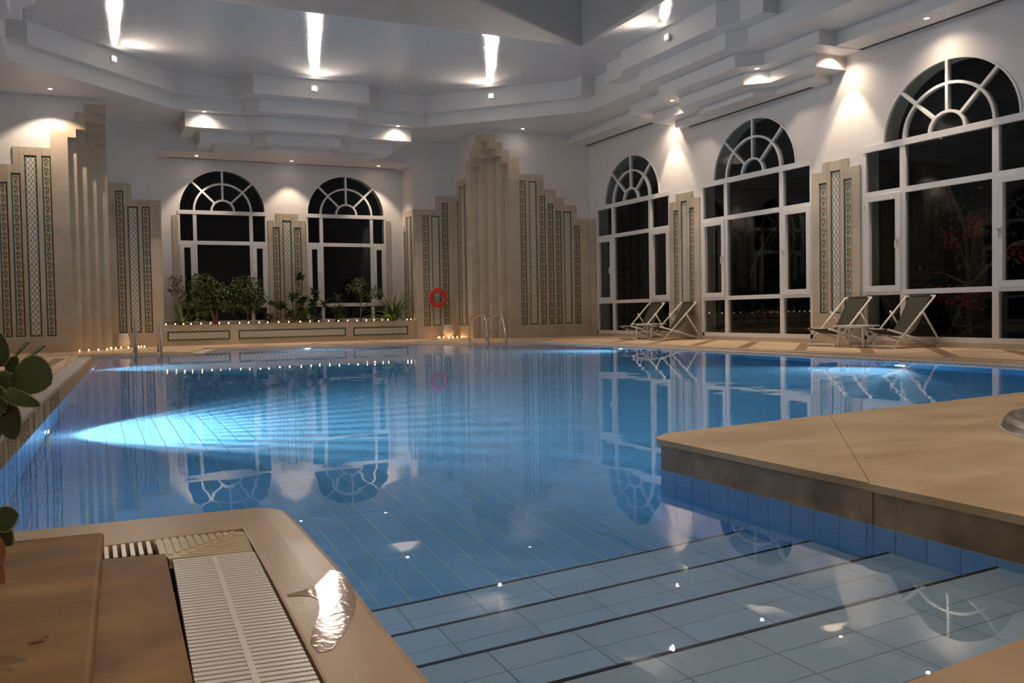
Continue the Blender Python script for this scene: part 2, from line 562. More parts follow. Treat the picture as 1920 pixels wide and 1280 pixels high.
def make_window(name, fr, c, d, label, handles=(1, 1), sash=True):
    root = empty(name, fr.p(c, 0, 0))
    structure(root, label, 'window')
    inv = Matrix.Translation(-Vector(fr.p(c, 0, 0)))
    def fin(o):
        o.data.transform(inv)
        return o
    za, zt, fo, g = d['za'], d['zt'], d['fo'], d['g']
    T0, T1 = -0.07, 0.012
    # outer frame: jambs, sill, transom
    for sg in (-1, 1):
        mb = MB(); a, b = sorted((c + sg * fo, c + sg * g)); fr.box(mb, a, b, T0, T1, d['zf'], zt); fin(mb.build('jamb', M['white'], root))
    mb = MB(); fr.box(mb, c - fo, c + fo, T0, T1, d['zf'], d['z0']); fin(mb.build('sill_rail', M['white'], root))
    mb = MB(); fr.box(mb, c - fo, c + fo, T0, T1 + 0.01, zt, za); fin(mb.build('transom', M['white'], root))
    for sg in (-1, 1):
        mb = MB(); a, b = sorted((c + sg * d['m1'], c + sg * d['m2'])); fr.box(mb, a, b, T0, T1, d['z0'], zt); fin(mb.build('mullion', M['white'], root))
    cols = [(-g, -d['m1']), (-d['m2'], d['m2']), (d['m1'], g)]
    for a, b in cols:
        mb = MB(); fr.box(mb, c + a, c + b, T0, T1, d['zm0'], d['zm1']); fin(mb.build('rail', M['white'], root))
        mb = MB(); fr.box(mb, c + a, c + b, T0, T1, d['zl'], d['zu']); fin(mb.build('rail', M['white'], root))
        for z0, z1 in ((d['z0'], d['zl']), (d['zm1'], zt)):
            fin(pane(fr, root, [(c + a, z0), (c + b, z0), (c + b, z1), (c + a, z1)]))
    # middle row: fixed centre, two casements
    a, b = cols[1]
    fin(pane(fr, root, [(c + a, d['zu']), (c + b, d['zu']), (c + b, d['zm0']), (c + a, d['zm0'])]))
    for k, (a, b) in enumerate((cols[0], cols[2])):
        sw = 0.075
        mb = MB()
        e = 0.02
        for (p0, p1, q0, q1) in ((a - e, a + sw, d['zu'] - e, d['zm0'] + e), (b - sw, b + e, d['zu'] - e, d['zm0'] + e), (a + sw, b - sw, d['zu'] - e, d['zu'] + sw), (a + sw, b - sw, d['zm0'] - sw, d['zm0'] + e)):
            fr.box(mb, c + p0, c + p1, -0.05, 0.035, q0, q1)
        sash_o = fin(mb.build('casement', M['white'], root))
        fin(pane(fr, sash_o, [(c + a + sw, d['zu'] + sw), (c + b - sw, d['zu'] + sw), (c + b - sw, d['zm0'] - sw), (c + a + sw, d['zm0'] - sw)]))
        if handles[k]:
            hx = c + (b - sw * 0.45 if k == 0 else a + sw * 0.45)
            hz = 0.5 * (d['zu'] + d['zm0']) + 0.02
            mb = MB()
            fr.box(mb, hx - 0.016, hx + 0.016, 0.035, 0.05, hz - 0.035, hz + 0.05)
            fr.box(mb, hx - 0.012, hx + 0.012, 0.05, 0.085, hz, hz + 0.025)
            fr.box(mb, hx - 0.011, hx + 0.011, 0.065, 0.085, hz - 0.12, hz + 0.025)
            fin(mb.build('handle', M['white'], sash_o))
        mb = MB()
        hs = c + (a if k == 0 else b)
        for hz in (d['zu'] + 0.18, d['zm0'] - 0.2):
            fr.box(mb, hs - 0.028, hs - 0.008, 0.035, 0.045, hz, hz + 0.08) if k == 0 else fr.box(mb, hs + 0.008, hs + 0.028, 0.035, 0.045, hz, hz + 0.08)
        fin(mb.build('hinge', M['white'], sash_o))
    # fanlight: rim, two arcs, three spokes, nine panes
    ra, ha = d['ra'], d['ha']
    def ring(k0, k1, a0=0.0, a1=PI, n=28):
        mb = MB()
        o = arch_pts(c, ra * k1, ha * k1, za, n, a0, a1)
        i_ = arch_pts(c, ra * k0, ha * k0, za, n, a0, a1)
        for j in range(n):
            fr.plate(mb, [i_[j], o[j], o[j + 1], i_[j + 1]], T0, T1)
        return mb
    R1, R2, wm = 0.63, 0.235, 0.046
    fin(ring(0.972, 1.0).build('arch_rim', M['white'], root))
    fin(ring(R1, R1 + wm / ra).build('muntin_arc', M['white'], root))
    fin(ring(R2, R2 + wm / ra).build('muntin_arc', M['white'], root))
    for ang in (0.25 * PI, 0.5 * PI, 0.75 * PI):
        p0 = Vector((c + ra * (R2 + 0.01) * math.cos(ang), za + ha * (R2 + 0.01) * math.sin(ang)))
        p1 = Vector((c + ra * 0.985 * math.cos(ang), za + ha * 0.985 * math.sin(ang)))
        dd = (p1 - p0).normalized(); q = Vector((-dd.y, dd.x)) * wm / 2
        mb = MB(); fr.plate(mb, [tuple(p0 - q), tuple(p1 - q), tuple(p1 + q), tuple(p0 + q)], T0, T1 - 0.002)
        fin(mb.build('muntin', M['white'], root))
    for k in range(4):
        a0, a1 = k * PI / 4, (k + 1) * PI / 4
        for k0, k1 in ((R1 + 0.02, 0.975), (R2 + 0.02, R1 + 0.01)):
            o = arch_pts(c, ra * k1, ha * k1, za, 8, a0, a1); i_ = arch_pts(c, ra * k0, ha * k0, za, 8, a0, a1)
            fin(pane(fr, root, o + i_[::-1]))
    fin(pane(fr, root, arch_pts(c, ra * (R2 + 0.01), ha * (R2 + 0.01), za, 14)))
    return root

# ------------------------------------------------------------------ walls
FR_B = Frame((0, YB), (1, 0), (0, -1))          # alcove back, s = X
FR_P = Frame((XC, YP), (1, 0), (0, -1))         # s = X - XC
FR_Q = Frame((XC, YQ), (1, 0), (0, -1))
FR_R = Frame((XR, 0), (0, 1), (-1, 0))          # s = Y
FR_L = Frame((XL, 0), (0, 1), (1, 0))
BW = [2.9994, 6.0817]
RW = [18.207, 13.860, 9.481]
NC, CS = 4, 0.176                               # stepped pier corner: cells and their size
CN = NC * CS

mb = MB()
wall_strip(mb, FR_B, XC - WA, XC + WA, 4.50, -0.34, [(x, WB) for x in BW])
for sg in (-1, 1):
    mb.box(XC + sg * WA, XC + sg * 7.6, YP, YB + 0.34, 0, 5.14)
    mb.box(XC + sg * (WQ + CN), XC + sg * 7.6, YQ, YP, 0, 5.14)
    mb.box(XC + sg * WQ, XC + sg * (WQ + CN), YQ + CN, YP, 0, 5.14)
mb.box(XC - WA, XC + WA, YP, YB + 0.34, 4.49, 5.14)
wall_back = structure(mb.build('wall_back', M['plaster']), 'white plastered end wall with window alcove and stepped stone cladding', 'wall')
mb = MB()
wall_strip(mb, FR_R, YF, YQ + 0.02, 5.14, -0.34, [(y, WR) for y in RW])
wall_right = structure(mb.build('wall_right', M['plaster']), 'white plastered side wall with three tall arched windows', 'wall')
mb = MB()
wall_strip(mb, FR_L, YF, YQ + 0.02, 5.14, -0.34, [(y, WR) for y in RW])
wall_left = structure(mb.build('wall_left', M['plaster']), 'white plastered side wall left of the pool', 'wall')
mb = MB(); mb.box(XL - 0.34, XR + 0.34, YF - 0.3, YF, 0, 6.2)
wall_front = structure(mb.build('wall_front', M['plaster']), 'white plastered wall behind the viewer', 'wall')

make_window('window_1', FR_B, BW[0], WB, 'arched white window behind the ficus trees', (0, 1))
make_window('window_2', FR_B, BW[1], WB, 'arched white window of the alcove nearer the life ring', (1, 1))
make_window('window_3', FR_R, RW[0], WR, 'farthest tall arched window on the right wall', (1, 1))
make_window('window_4', FR_R, RW[1], WR, 'middle tall arched window on the right wall', (1, 1))
make_window('window_5', FR_R, RW[2], WR, 'nearest and largest-looking arched window on the right wall', (1, 1))
for k, y in enumerate(RW):
    make_window('window_%d' % (6 + k), FR_L, y, WR, ('arched window mirrored across the pool, %s of three on the left wall' % ('farthest', 'middle', 'nearest')[k]), (1, 1))

# ------------------------------------------------------------------ stone cladding and tile panels
def uv_tile_mesh(name, wd, ht, mat, th=0.008):
    """a tile lying in local x (width) / z (height), facing -y, with uv in metres"""
    me = bpy.data.meshes.new(name)
    v = [(0, 0, 0), (wd, 0, 0), (wd, 0, ht), (0, 0, ht), (0, -th, 0), (wd, -th, 0), (wd, -th, ht), (0, -th, ht)]
    f = [(4, 5, 6, 7), (0, 1, 5, 4), (1, 2, 6, 5), (2, 3, 7, 6), (3, 0, 4, 7)]
    me.from_pydata(v, [], f)
    uvl = me.uv_layers.new(name='UVMap')
    for p in me.polygons:
        for li in p.loop_indices:
            co = me.vertices[me.loops[li].vertex_index].co
            uvl.data[li].uv = (co.x, co.z)
    me.materials.append(mat)
    return me

BORD = 0.025
TILE_F = uv_tile_mesh('floral_tile', 0.125, 0.186, M['floral'])
TILE_L = uv_tile_mesh('lattice_tile', 0.184, 0.236, M['lattice'])
def panel(fr, s0, s1, z0, z1, kind, parent, horizontal=False):
    """recessed panel: green border with the tile field inside; s0<s1"""
    mb = MB()
    th = 0.016
    fr.box(mb, s0, s1, 0.0, 0.004, z0, z1)
    for a, b, c_, d_ in ((s0, s0 + BORD, z0, z1), (s1 - BORD, s1, z0, z1), (s0, s1, z0, z0 + BORD), (s0, s1, z1 - BORD, z1)):
        fr.box(mb, a, b, 0.0, th, c_, d_)
    o = mb.build('tile_panel', M['green'], parent)
    me = TILE_F if kind == 'F' else TILE_L
    wd, ht, per = (0.125, 0.186, 0.19) if kind == 'F' else (0.184, 0.236, 0.24)
    a_ = math.atan2(fr.a.y, fr.a.x)
    flip = fr.a.cross(Vector((0, 0, 1))).dot(fr.n) < 0       # tile faces -y in its own frame
    # local x must run so that local -y points to the room
    if not flip:
        rz, sx0, dirx = a_, s0 + BORD, 1
    else:
        rz, sx0, dirx = a_ + PI, s1 - BORD, -1
    iw, ih = s1 - s0 - 2 * BORD, z1 - z0 - 2 * BORD
    if not horizontal:
        n = max(1, round(ih / per))
        for k in range(n):
            tl = obj('tile', me, None, o)
            tl.location = fr.p(sx0, 0.004, z0 + BORD + ih * k / n)
            tl.rotation_euler = (0, 0, rz)
            tl.scale = (iw / wd, 1, ih / n / per)
    else:
        n = max(1, round(iw / 0.185))
        for k in range(n):
            tl = obj('tile', me, None, o)
            tl.location = fr.p(sx0 + dirx * iw * k / n, 0.004, z0 + BORD)
            tl.rotation_euler = (0, 0, rz)
            tl.scale = (iw / n / 0.186, 1, ih / 0.2388)
    return o

def clad(fr, cols, panels, parent, zc=0.33, course=0.72, th=0.03, zb=0.0):
    """stone slabs: cols = (s0, s1, top), panels = (s0, s1, z0, z1, kind)"""
    J = 0.0015
    smin, smax = min(c[0] for c in cols), max(c[1] for c in cols)
    def slab(a, b, z0, z1):
        if b - a < 0.004 or z1 - z0 < 0.02: return
        m_ = MB(); fr.box(m_, a + J, b - J, 0.0, th, z0 + J, z1 - J); m_.build('slab', M['stone'], parent)
    # plinth course
    if zc > zb + 0.05:
        n = max(1, round((smax - smin) / 0.8))
        for k in range(n):
            slab(smin + (smax - smin) * k / n, smin + (smax - smin) * (k + 1) / n, zb, zc)
    bp = sorted(set([c[0] for c in cols] + [c[1] for c in cols] + [p_[0] for p_ in panels] + [p_[1] for p_ in panels]))
    bp = [b for i, b in enumerate(bp) if i == 0 or b - bp[i - 1] > 1e-4]
    for a, b in zip(bp[:-1], bp[1:]):
        mid = (a + b) / 2
        top = max([c[2] for c in cols if c[0] <= mid <= c[1]] + [0])
        if top <= zc: continue
        zs = [zc]
        pn = [p_ for p_ in panels if p_[0] <= mid <= p_[1]]
        segs = [(zc, top)]
        if pn:
            segs = [(zc, pn[0][2]), (pn[0][3], top)]
        for z0, z1 in segs:
            cuts = [z0] + [zc + course * k for k in range(1, 9) if z0 + 0.06 < zc + course * k < z1 - 0.06] + [z1]
            for q0, q1 in zip(cuts[:-1], cuts[1:]):
                slab(a, b, q0, q1)
    for s0, s1, z0, z1, k in panels:
        panel(fr, s0, s1, z0, z1, k, parent)

Q_COLS = [(WQ + CN, 5.183, 4.464), (5.183, 5.848, 4.075), (5.848, 6.19, 3.715), (6.19, 6.42, 3.524), (6.42, 6.79, 3.347), (6.79, 7.175, 3.006)]
Q_PAN = [(5.183, 5.345, 3.912, 'F'), (5.435, 5.650, 3.908, 'L'), (5.725, 5.890, 3.549, 'F'), (5.957, 6.115, 3.366, 'F'), (6.177, 6.338, 3.188, 'F'), (6.412, 6.629, 3.180, 'L'), (6.714, 6.878, 2.828, 'F')]
P_COLS = [(WA, 3.643, 3.336), (3.643, WQ, 3.689)]
P_PAN = [(3.272, 3.438, 3.183, 'F'), (3.519, 3.738, 3.180, 'L'), (3.814, 3.978, 3.521, 'F')]
S_COLS = [(CN, 0.996, 4.464), (0.996, 1.600, 4.07), (1.600, 1.853, 3.689)]
S_PAN = [(1.49, 1.64, 3.536, 'F'), (1.225, 1.425, 3.89, 'L'), (1.0, 1.15, 3.905, 'F')]
for sg in (1, -1):
    mir = (lambda a, b: (a, b)) if sg > 0 else (lambda a, b: (-b, -a))
    clad(FR_Q, [(*mir(a, b), z) for a, b, z in Q_COLS], [(*mir(a, b), 0.33, z, k) for a, b, z, k in Q_PAN], wall_back)
    clad(FR_P, [(*mir(a, b), z) for a, b, z in P_COLS], [(*mir(a, b), 0.33, z, k) for a, b, z, k in P_PAN], wall_back)
    fs = Frame((XC + sg * WQ, YQ), (0, 1), (-sg, 0))
    clad(fs, S_COLS, [(a, b, 0.33, z, k) for a, b, z, k in S_PAN], wall_back)
    fa = Frame((XC + sg * WA, YP), (0, 1), (-sg, 0))
    clad(fa, [(0.0, 0.70, 3.336), (0.70, 0.86, 2.97)], [(0.10, 0.26, 0.52, 3.18, 'F'), (0.34, 0.55, 0.52, 3.18, 'L'), (0.62, 0.78, 0.52, 2.82, 'F')], wall_back)
    # stepped and hollowed pier corner
    tops = [5.003, 5.003, 4.821, 4.641]
    und = [4.83, 4.655, 4.48, 4.31]
    for i in range(NC):
        for j in range(NC):
            k = max(i, j)
            x0, x1 = XC + sg * (WQ + j * CS), XC + sg * (WQ + (j + 1) * CS)
            y0, y1 = YQ + i * CS, YQ + (i + 1) * CS
            if j == 0: x0 -= sg * 0.03
            if i == 0: y0 -= 0.03
            z0 = und[k] if i + j < NC else 0.0
            m_ = MB()
            cuts = [z0] + ([0.33 + 0.72 * q for q in range(0, 7) if 0.33 + 0.72 * q < tops[k] - 0.06] if z0 == 0 else []) + [tops[k]]
            for a, b in zip(cuts[:-1], cuts[1:]):
                m_.box(x0, x1, y0, y1, a, b - 0.0012)
            m_.build('pier_block', M['stone'], wall_back)
            m_ = MB(); m_.box(XC + sg * (WQ + j * CS), XC + sg * (WQ + (j + 1) * CS), YQ + i * CS, YQ + (i + 1) * CS, tops[k] - 0.002, 5.14)
            m_.build('plaster_block', M['plaster'], wall_back)
for sg in (1, -1):          # stone lining of the hollowed corner
    for a, b, c_, d_ in ((WQ + CN - 0.02, WQ + CN + 0.001, 0.0, CN), (0, 0, 0, 0)):
        if b:
            m_ = MB(); m_.box(XC + sg * a, XC + sg * b, YQ - 0.03, YQ + d_, 0, 4.31); m_.build('pier_block', M['stone'], wall_back)
    m_ = MB(); m_.box(XC + sg * (WQ - 0.03), XC + sg * (WQ + CN), YQ + CN - 0.02, YQ + CN + 0.001, 0, 4.31); m_.build('pier_block', M['stone'], wall_back)
# pilaster between the alcove windows and narrow strips beside them
clad(FR_B, [(4.072, 4.272, 3.055), (4.272, 4.821, 3.233), (4.821, 5.012, 3.06)], [(4.185, 4.352, 0.56, 2.885, 'F'), (4.428, 4.648, 0.56, 3.06, 'L'), (4.722, 4.890, 0.56, 2.888, 'F')], wall_back, zc=0.56, zb=0.4)
for a, b in ((1.823, 1.940), (7.143, 7.260)):
    clad(FR_B, [(a, b, 3.12)], [], wall_back, zc=0.56, zb=0.4)
# piers of the side walls
for fr, par in ((FR_R, wall_right), (FR_L, wall_left)):
    for ym in (16.06, 11.69):
        cols = [(ym - 0.545, ym - 0.29, 3.01), (ym - 0.29, ym + 0.30, 3.165), (ym + 0.30, ym + 0.545, 3.01)]
        pans = [(ym - 0.365, ym - 0.192, 0.53, 2.815, 'F'), (ym - 0.110, ym + 0.110, 0.53, 2.99, 'L'), (ym + 0.200, ym + 0.378, 0.53, 2.815, 'F')]
        clad(fr, cols, pans, par, zc=0.53)
    for y0, y1 in ((RW[0] + 1.62, YQ - 0.10),):
        clad(fr, [(y0, y1, 3.0)], [], par)
    for y0 in RW:       # stone foot under each window
        for k in range(4):
            m_ = MB(); fr.box(m_, y0 - 1.6 + 0.8 * k + 0.002, y0 - 0.8 + 0.8 * k - 0.002, 0, 0.028, 0, 0.072); m_.build('slab', M['stone'], par)

# ------------------------------------------------------------------ ceiling, cornice tiers, well
mb = MB()
SX0, SX1, SY0, SY1 = 0.235, 8.845, 7.5, 15.4
for x0, x1, y0, y1 in ((XL - 0.4, SX0, YF - 0.3, 20.6), (SX1, XR + 0.4, YF - 0.3, 20.6), (SX0, SX1, YF - 0.3, SY0), (SX0, SX1, SY1, 20.6)):
    mb.box(x0, x1, y0, y1, Z_CEIL, Z_CEIL + 0.02)
ceiling = structure(mb.build('ceiling', M['ceiling']), 'glossy enamelled white ceiling with a square raised well', 'ceiling')
mb = MB()
for x0, x1, y0, y1 in ((SX0 - 0.2, SX0, SY0 - .2, SY1 + .2), (SX1, SX1 + 0.2, SY0 - .2, SY1 + .2), (SX0, SX1, SY0 - 0.2, SY0), (SX0, SX1, SY1, SY1 + 0.2)):
    mb.box(x0, x1, y0, y1, Z_CEIL + 0.02, 8.6)
mb.box(SX0 - .2, SX1 + .2, SY0 - .2, SY1 + .2, 8.6, 8.8)
mb.build('ceiling_well', M['well'], ceiling)

def mirror(pts):
    return [(XC + a, b) for a, b in pts] + [(XC - a, b) for a, b in reversed(pts)]
def side_ctr(dxs, dxc, hws, hwc):
    """outline bump of a tier at the middle side window, far end first"""
    return [(dxs, YC + hws), (dxc, YC + hwc), (dxc, YC - hwc), (dxs, YC - hws)]
out = [(7.7, YF - 0.2), (7.7, 24.0)]
t1 = [(1.27, 19.75), (1.60, 20.25), (2.78, 20.25), (5.38, 17.65), (5.38, 17.33), (5.70, 17.33), (5.70, 16.27), (5.39, 16.27)] + side_ctr(5.39, 5.17, 1.85, 1.49) + [(5.39, 11.45), (5.70, 11.45), (5.70, YF - 0.2)]
t2 = [(1.09, 20.12), (1.41, 20.45), (2.88, 20.45), (5.70, 17.63)] + side_ctr(5.70, 5.49, 1.66, 1.33) + [(5.70, YF - 0.2)]
def ring_prism(half, z0, z1):
    """ring from the tier outline out to beyond the walls; split left/right so each cap stays simple"""
    mb_ = MB()
    for sg in (1, -1):
        poly = [(XC, half[0][1])] + [(XC + sg * a, b) for a, b in half] + [(XC + sg * 7.7, YF - 0.2), (XC + sg * 7.7, 23.5), (XC, 23.5)]
        mb_.prism(poly, z0, z1)
    return mb_
ring_prism(t1, Z_T1, Z_CEIL + 0.01).build('cornice_tier', M['fascia'], ceiling)
ring_prism(t2, Z_T2, Z_T1).build('cornice_tier', M['fascia'], ceiling)
def bump(yb, ctr_hw, ctr_y, in_hw, side_y, side_hw):
    return mirror([(ctr_hw, ctr_y), (in_hw, side_y), (side_hw, side_y), (side_hw, yb)])
MB().prism(bump(YP + 0.05, 0.97, 20.47, 1.28, 20.71, 2.58), 4.80, Z_T2 + 0.01).build('cornice_tier', M['fascia'], ceiling)
MB().prism(bump(YP + 0.05, 0.86, 20.78, 1.15, 21.08, 2.23), 4.58, 4.80).build('cornice_tier', M['fascia'], ceiling)
MB().prism(bump(YP + 0.05, 0.73, 21.18, 1.03, 21.45, 1.88), 4.475, 4.58).build('cornice_tier', M['fascia'], ceiling)
for sg in (1, -1):
    X = lambda x: XC + sg * (x - XC)
    mb = MB(); mb.box(X(11.08), X(11.9), YF, YQ + 0.01, 4.88, Z_T2 + 0.01); mb.build('cornice_tier', M['fascia'], ceiling)
    def sbump(xc_, hc, xs_, hi, hs, z0, z1):
        pl = [(X(xs_), YC + hs), (X(xs_), YC + hi), (X(xc_), YC + hc), (X(xc_), YC - hc), (X(xs_), YC - hi), (X(xs_), YC - hs), (X(11.8), YC - hs), (X(11.8), YC + hs)]
        MB().prism(pl, z0, z1).build('cornice_tier', M['fascia'], ceiling)
    sbump(10.37, 1.16, 10.74, 1.50, 2.80, 4.872, Z_T2 + 0.01)
    sbump(10.72, 0.97, 11.05, 1.28, 2.40, 4.65, 4.872)
    sbump(11.08, 0.80, 11.38, 1.10, 2.04, 4.52, 4.65)

# ------------------------------------------------------------------ deck floor with the pool cut out
xl = lambda y: -0.605 + 0.041 * y
POOL_FAR = [(xl(17.65), 17.65), (1.99, 17.65), (2.48, 19.65), (6.60, 19.65), (7.09, 17.65), (8.95, 17.65)]
ISL_X = 2.235
ISL_FAR = [(2.235, 3.255), (2.34, 3.345), (3.44, 3.48), (5.26, 3.705), (8.95, 4.16)]
near_y = lambda x: 0.985 + 0.122 * x
def pen_pts():
    pts = [(0.522, near_y(0.522)), (0.545, 1.83), (0.572, 2.29), (0.580, 2.86), (0.580, 3.04)]
    for k in range(1, 6):       # rounded nose
        a = PI / 2 * k / 6
        pts.append((0.45 + 0.13 * math.cos(a), 3.04 + 0.135 * math.sin(a)))
    return pts + [(0.44, 3.175), (0.2, 3.187), (xl(3.2), 3.2)]
POOL = [(xl(3.2), 3.2)] + POOL_FAR + ISL_FAR[::-1] + [(ISL_X, near_y(ISL_X))] + pen_pts()[:-1]   # clockwise outline of the basin
CW, GW = 0.14, 0.20                  # submerged coping, gutter grate

# offset outline beyond the gutter on the deck-level sides (left, far, right)
def offs(d):
    return [(xl(3.2) - d, 3.2), (xl(17.65) - d, 17.65 + d), (1.99 - d * 0.8, 17.65 + d), (2.48 - d, 19.65 + d), (6.60 + d, 19.65 + d), (7.09 + d * 0.8, 17.65 + d), (8.95 + d, 17.65 + d), (8.95 + d, 4.16)]
D = CW + GW
ol = offs(D)
mb = MB()
# deck in simple convex-ish pieces round the basin
mb.prism([(XL - .1, YF), (ol[0][0], YF), ol[0], ol[1], (XL - .1, ol[1][1])], -0.25, 0)
mb.prism([(XL - .1, ol[1][1]), ol[1], ol[2], ol[3], (ol[3][0], YB + .1), (XL - .1, YB + .1)], -0.25, 0)
mb.prism([ol[3], ol[4], (ol[4][0], YB + .1), (ol[3][0], YB + .1)], -0.25, 0)
mb.prism([ol[4], ol[5], ol[6], (XR + .1, ol[6][1]), (XR + .1, YB + .1), (ol[4][0], YB + .1)], -0.25, 0)
mb.prism([ol[6], ol[7], (ol[7][0], YF), (XR + .1, YF), (XR + .1, ol[6][1])], -0.25, 0)
floor = structure(mb.build('floor', M['deck']), 'beige stone pool deck with brown inlaid bands', 'floor')
# brown inlay bands: long ones along the pool and diagonal ones across the right deck
def inlay(a, b, wd=0.15):
    a, b = Vector((*a, 0)), Vector((*b, 0))
    n = max(1, round((b - a).length / 0.3))
    for k in range(n):
        p0, p1 = a.lerp(b, (k + 0.02) / n), a.lerp(b, (k + 0.98) / n)
        MB().beam(p0 + Vector((0, 0, -0.004)), p1 + Vector((0, 0, -0.004)), wd, 0.011).build('inlay_tile', M['inlay'], floor)
for c_ in (3.35, 2.04, 0.72, -0.6, -1.92, -3.2, 4.7, 6.0):
    y0, y1 = 9.62 + c_, 11.55 + c_
    if y1 < YQ - 0.1:
        inlay((9.62, y0), (11.55, y1), 0.17)
inlay((9.50, 4.4), (9.50, 17.4), 0.08)
for sg in (-1, 1):
    inlay((XC + sg * 3.1, 18.35), (XC + sg * 6.6, 18.35), 0.09)
inlay((2.6, 20.3), (6.5, 20.3), 0.09)
for x in (1.6, 3.1, 4.5, 5.9, 7.4):
    inlay((x, 20.4), (x + 0.5, 21.3), 0.12)
inlay((-0.95, 5.0), (-0.50, 17.0), 0.16)

# ================================================================== POOL
FLOOR_Z = -1.0
TX, TY = 0.115, 0.2275              # pool tile: short side, long side
def in_poly(x, y, poly):
    r = False
    n = len(poly)
    for i in range(n):
        x0, y0 = poly[i]; x1, y1 = poly[(i + 1) % n]
        if (y0 > y) != (y1 > y) and x < (x1 - x0) * (y - y0) / (y1 - y0) + x0:
            r = not r
    return r
basin = empty('pool_basin', (4.0, 10.0, FLOOR_Z))
tag(basin, 'swimming pool basin lined with light blue tiles', 'pool')
def to_basin(o):
    o.matrix_parent_inverse = Matrix.Translation((-4.0, -10.0, -FLOOR_Z))
    return o
def bbuild(mb_, name, mat):
    return to_basin(mb_.build(name, mat, basin))
mb = MB(); mb.prism(POOL, FLOOR_Z - 0.2, FLOOR_Z - 0.003)
bbuild(mb, 'grout_bed', M['pool_grout'])
# walls of the basin: inner skin of grout, tiles stand 3 mm proud
def wall_face(a, b, z0, z1, th=0.10):
    """thin slab whose inner face is the line a->b with the pool on the right-hand side"""
    a, b = Vector((*a, 0)), Vector((*b, 0))
    d = (b - a).normalized(); n = Vector((-d.y, d.x, 0))      # points away from the pool (clockwise outline)
    q = [a - d * 0.0, b + d * 0.0, b + n * th + d * 0.0, a + n * th]
    return MB().prism([(p.x, p.y) for p in q], z0, z1)
edges = list(zip(POOL, POOL[1:] + POOL[:1]))
m_all = MB()
for a, b in edges:
    w_ = wall_face(a, b, FLOOR_Z - 0.1, -0.06)
    m_all.add(w_.v, w_.f)
bbuild(m_all, 'wall_bed', M['pool_grout'])
# floor tiles: the nearest 300 are pieces of their own, the rest one mesh
tile_me = MB().box(-(TX - .0065) / 2, (TX - .0065) / 2, -(TY - .0065) / 2, (TY - .0065) / 2, -0.006, 0.0).mesh('pool_tile', M['tile'])
cells = []
for i in range(-16, 74):
    for j in range(-6, 74):
        cx, cy = 0.99 + TX * (i + 0.5), 3.23 + TY * (j + 0.5)
        if in_poly(cx, cy, POOL) and not (0.4 < cx < ISL_X and cy < 2.70):
            vis = (rgt.dot(Vector((cx, cy, 0))) / max(0.1, fwd.dot(Vector((cx, cy, 0)))))
            cells.append((abs(vis) > 0.56, cx * cx + cy * cy, cx, cy))
cells.sort()
rest = MB()
for k, (_, _, cx, cy) in enumerate(cells):
    if k < 300:
        o = to_basin(obj('floor_tile', tile_me, None, basin)); o.location = (cx, cy, FLOOR_Z)
    else:
        hx, hy = (TX - .0065) / 2, (TY - .0065) / 2
        rest.box(cx - hx, cx + hx, cy - hy, cy + hy, FLOOR_Z - 0.006, FLOOR_Z)
o = bbuild(rest, 'floor_tiling', M['tile']); o['kind'] = 'stuff'
# wall tiles (upright, 0.115 wide); the face under the island is near: single pieces
def wall_tiles(a, b, single=False, start=0.0):
    a, b = Vector((*a, 0)), Vector((*b, 0))
    d = (b - a); L = d.length; d.normalize(); n = Vector((-d.y, d.x, 0))
    acc = MB()
    k = 0
    s = start
    while s < L - 0.01:
        e = min(s + TX, L)
        for r in range(5):
            zt = -0.062 - TY * r; zb_ = max(zt - TY, FLOOR_Z)
            if zt - zb_ < 0.01: continue
            p0, p1 = a + d * (s + .002), a + d * (e - .002)
            q = [p0 - n * .004, p1 - n * .004, p1 + n * .003, p0 + n * .003]
            t_ = MB() if single else acc
            t_.prism([(p.x, p.y) for p in q], zb_ + .002, zt - .002)
            if single:
                bbuild(t_, 'wall_tile', M['tile_wall'])
        s = e; k += 1
    if not single:
        o_ = bbuild(acc, 'wall_tiling', M['tile']); o_['kind'] = 'stuff'
for a, b in edges:
    if abs(a[0] - ISL_X) < 1e-6 and abs(b[0] - ISL_X) < 1e-6:
        wall_tiles(a, b, True, start=(3.255 - 3.102) - TX if False else 0.0)
    elif (Vector(a) - Vector(b)).length > 0.3:
        wall_tiles(a, b)
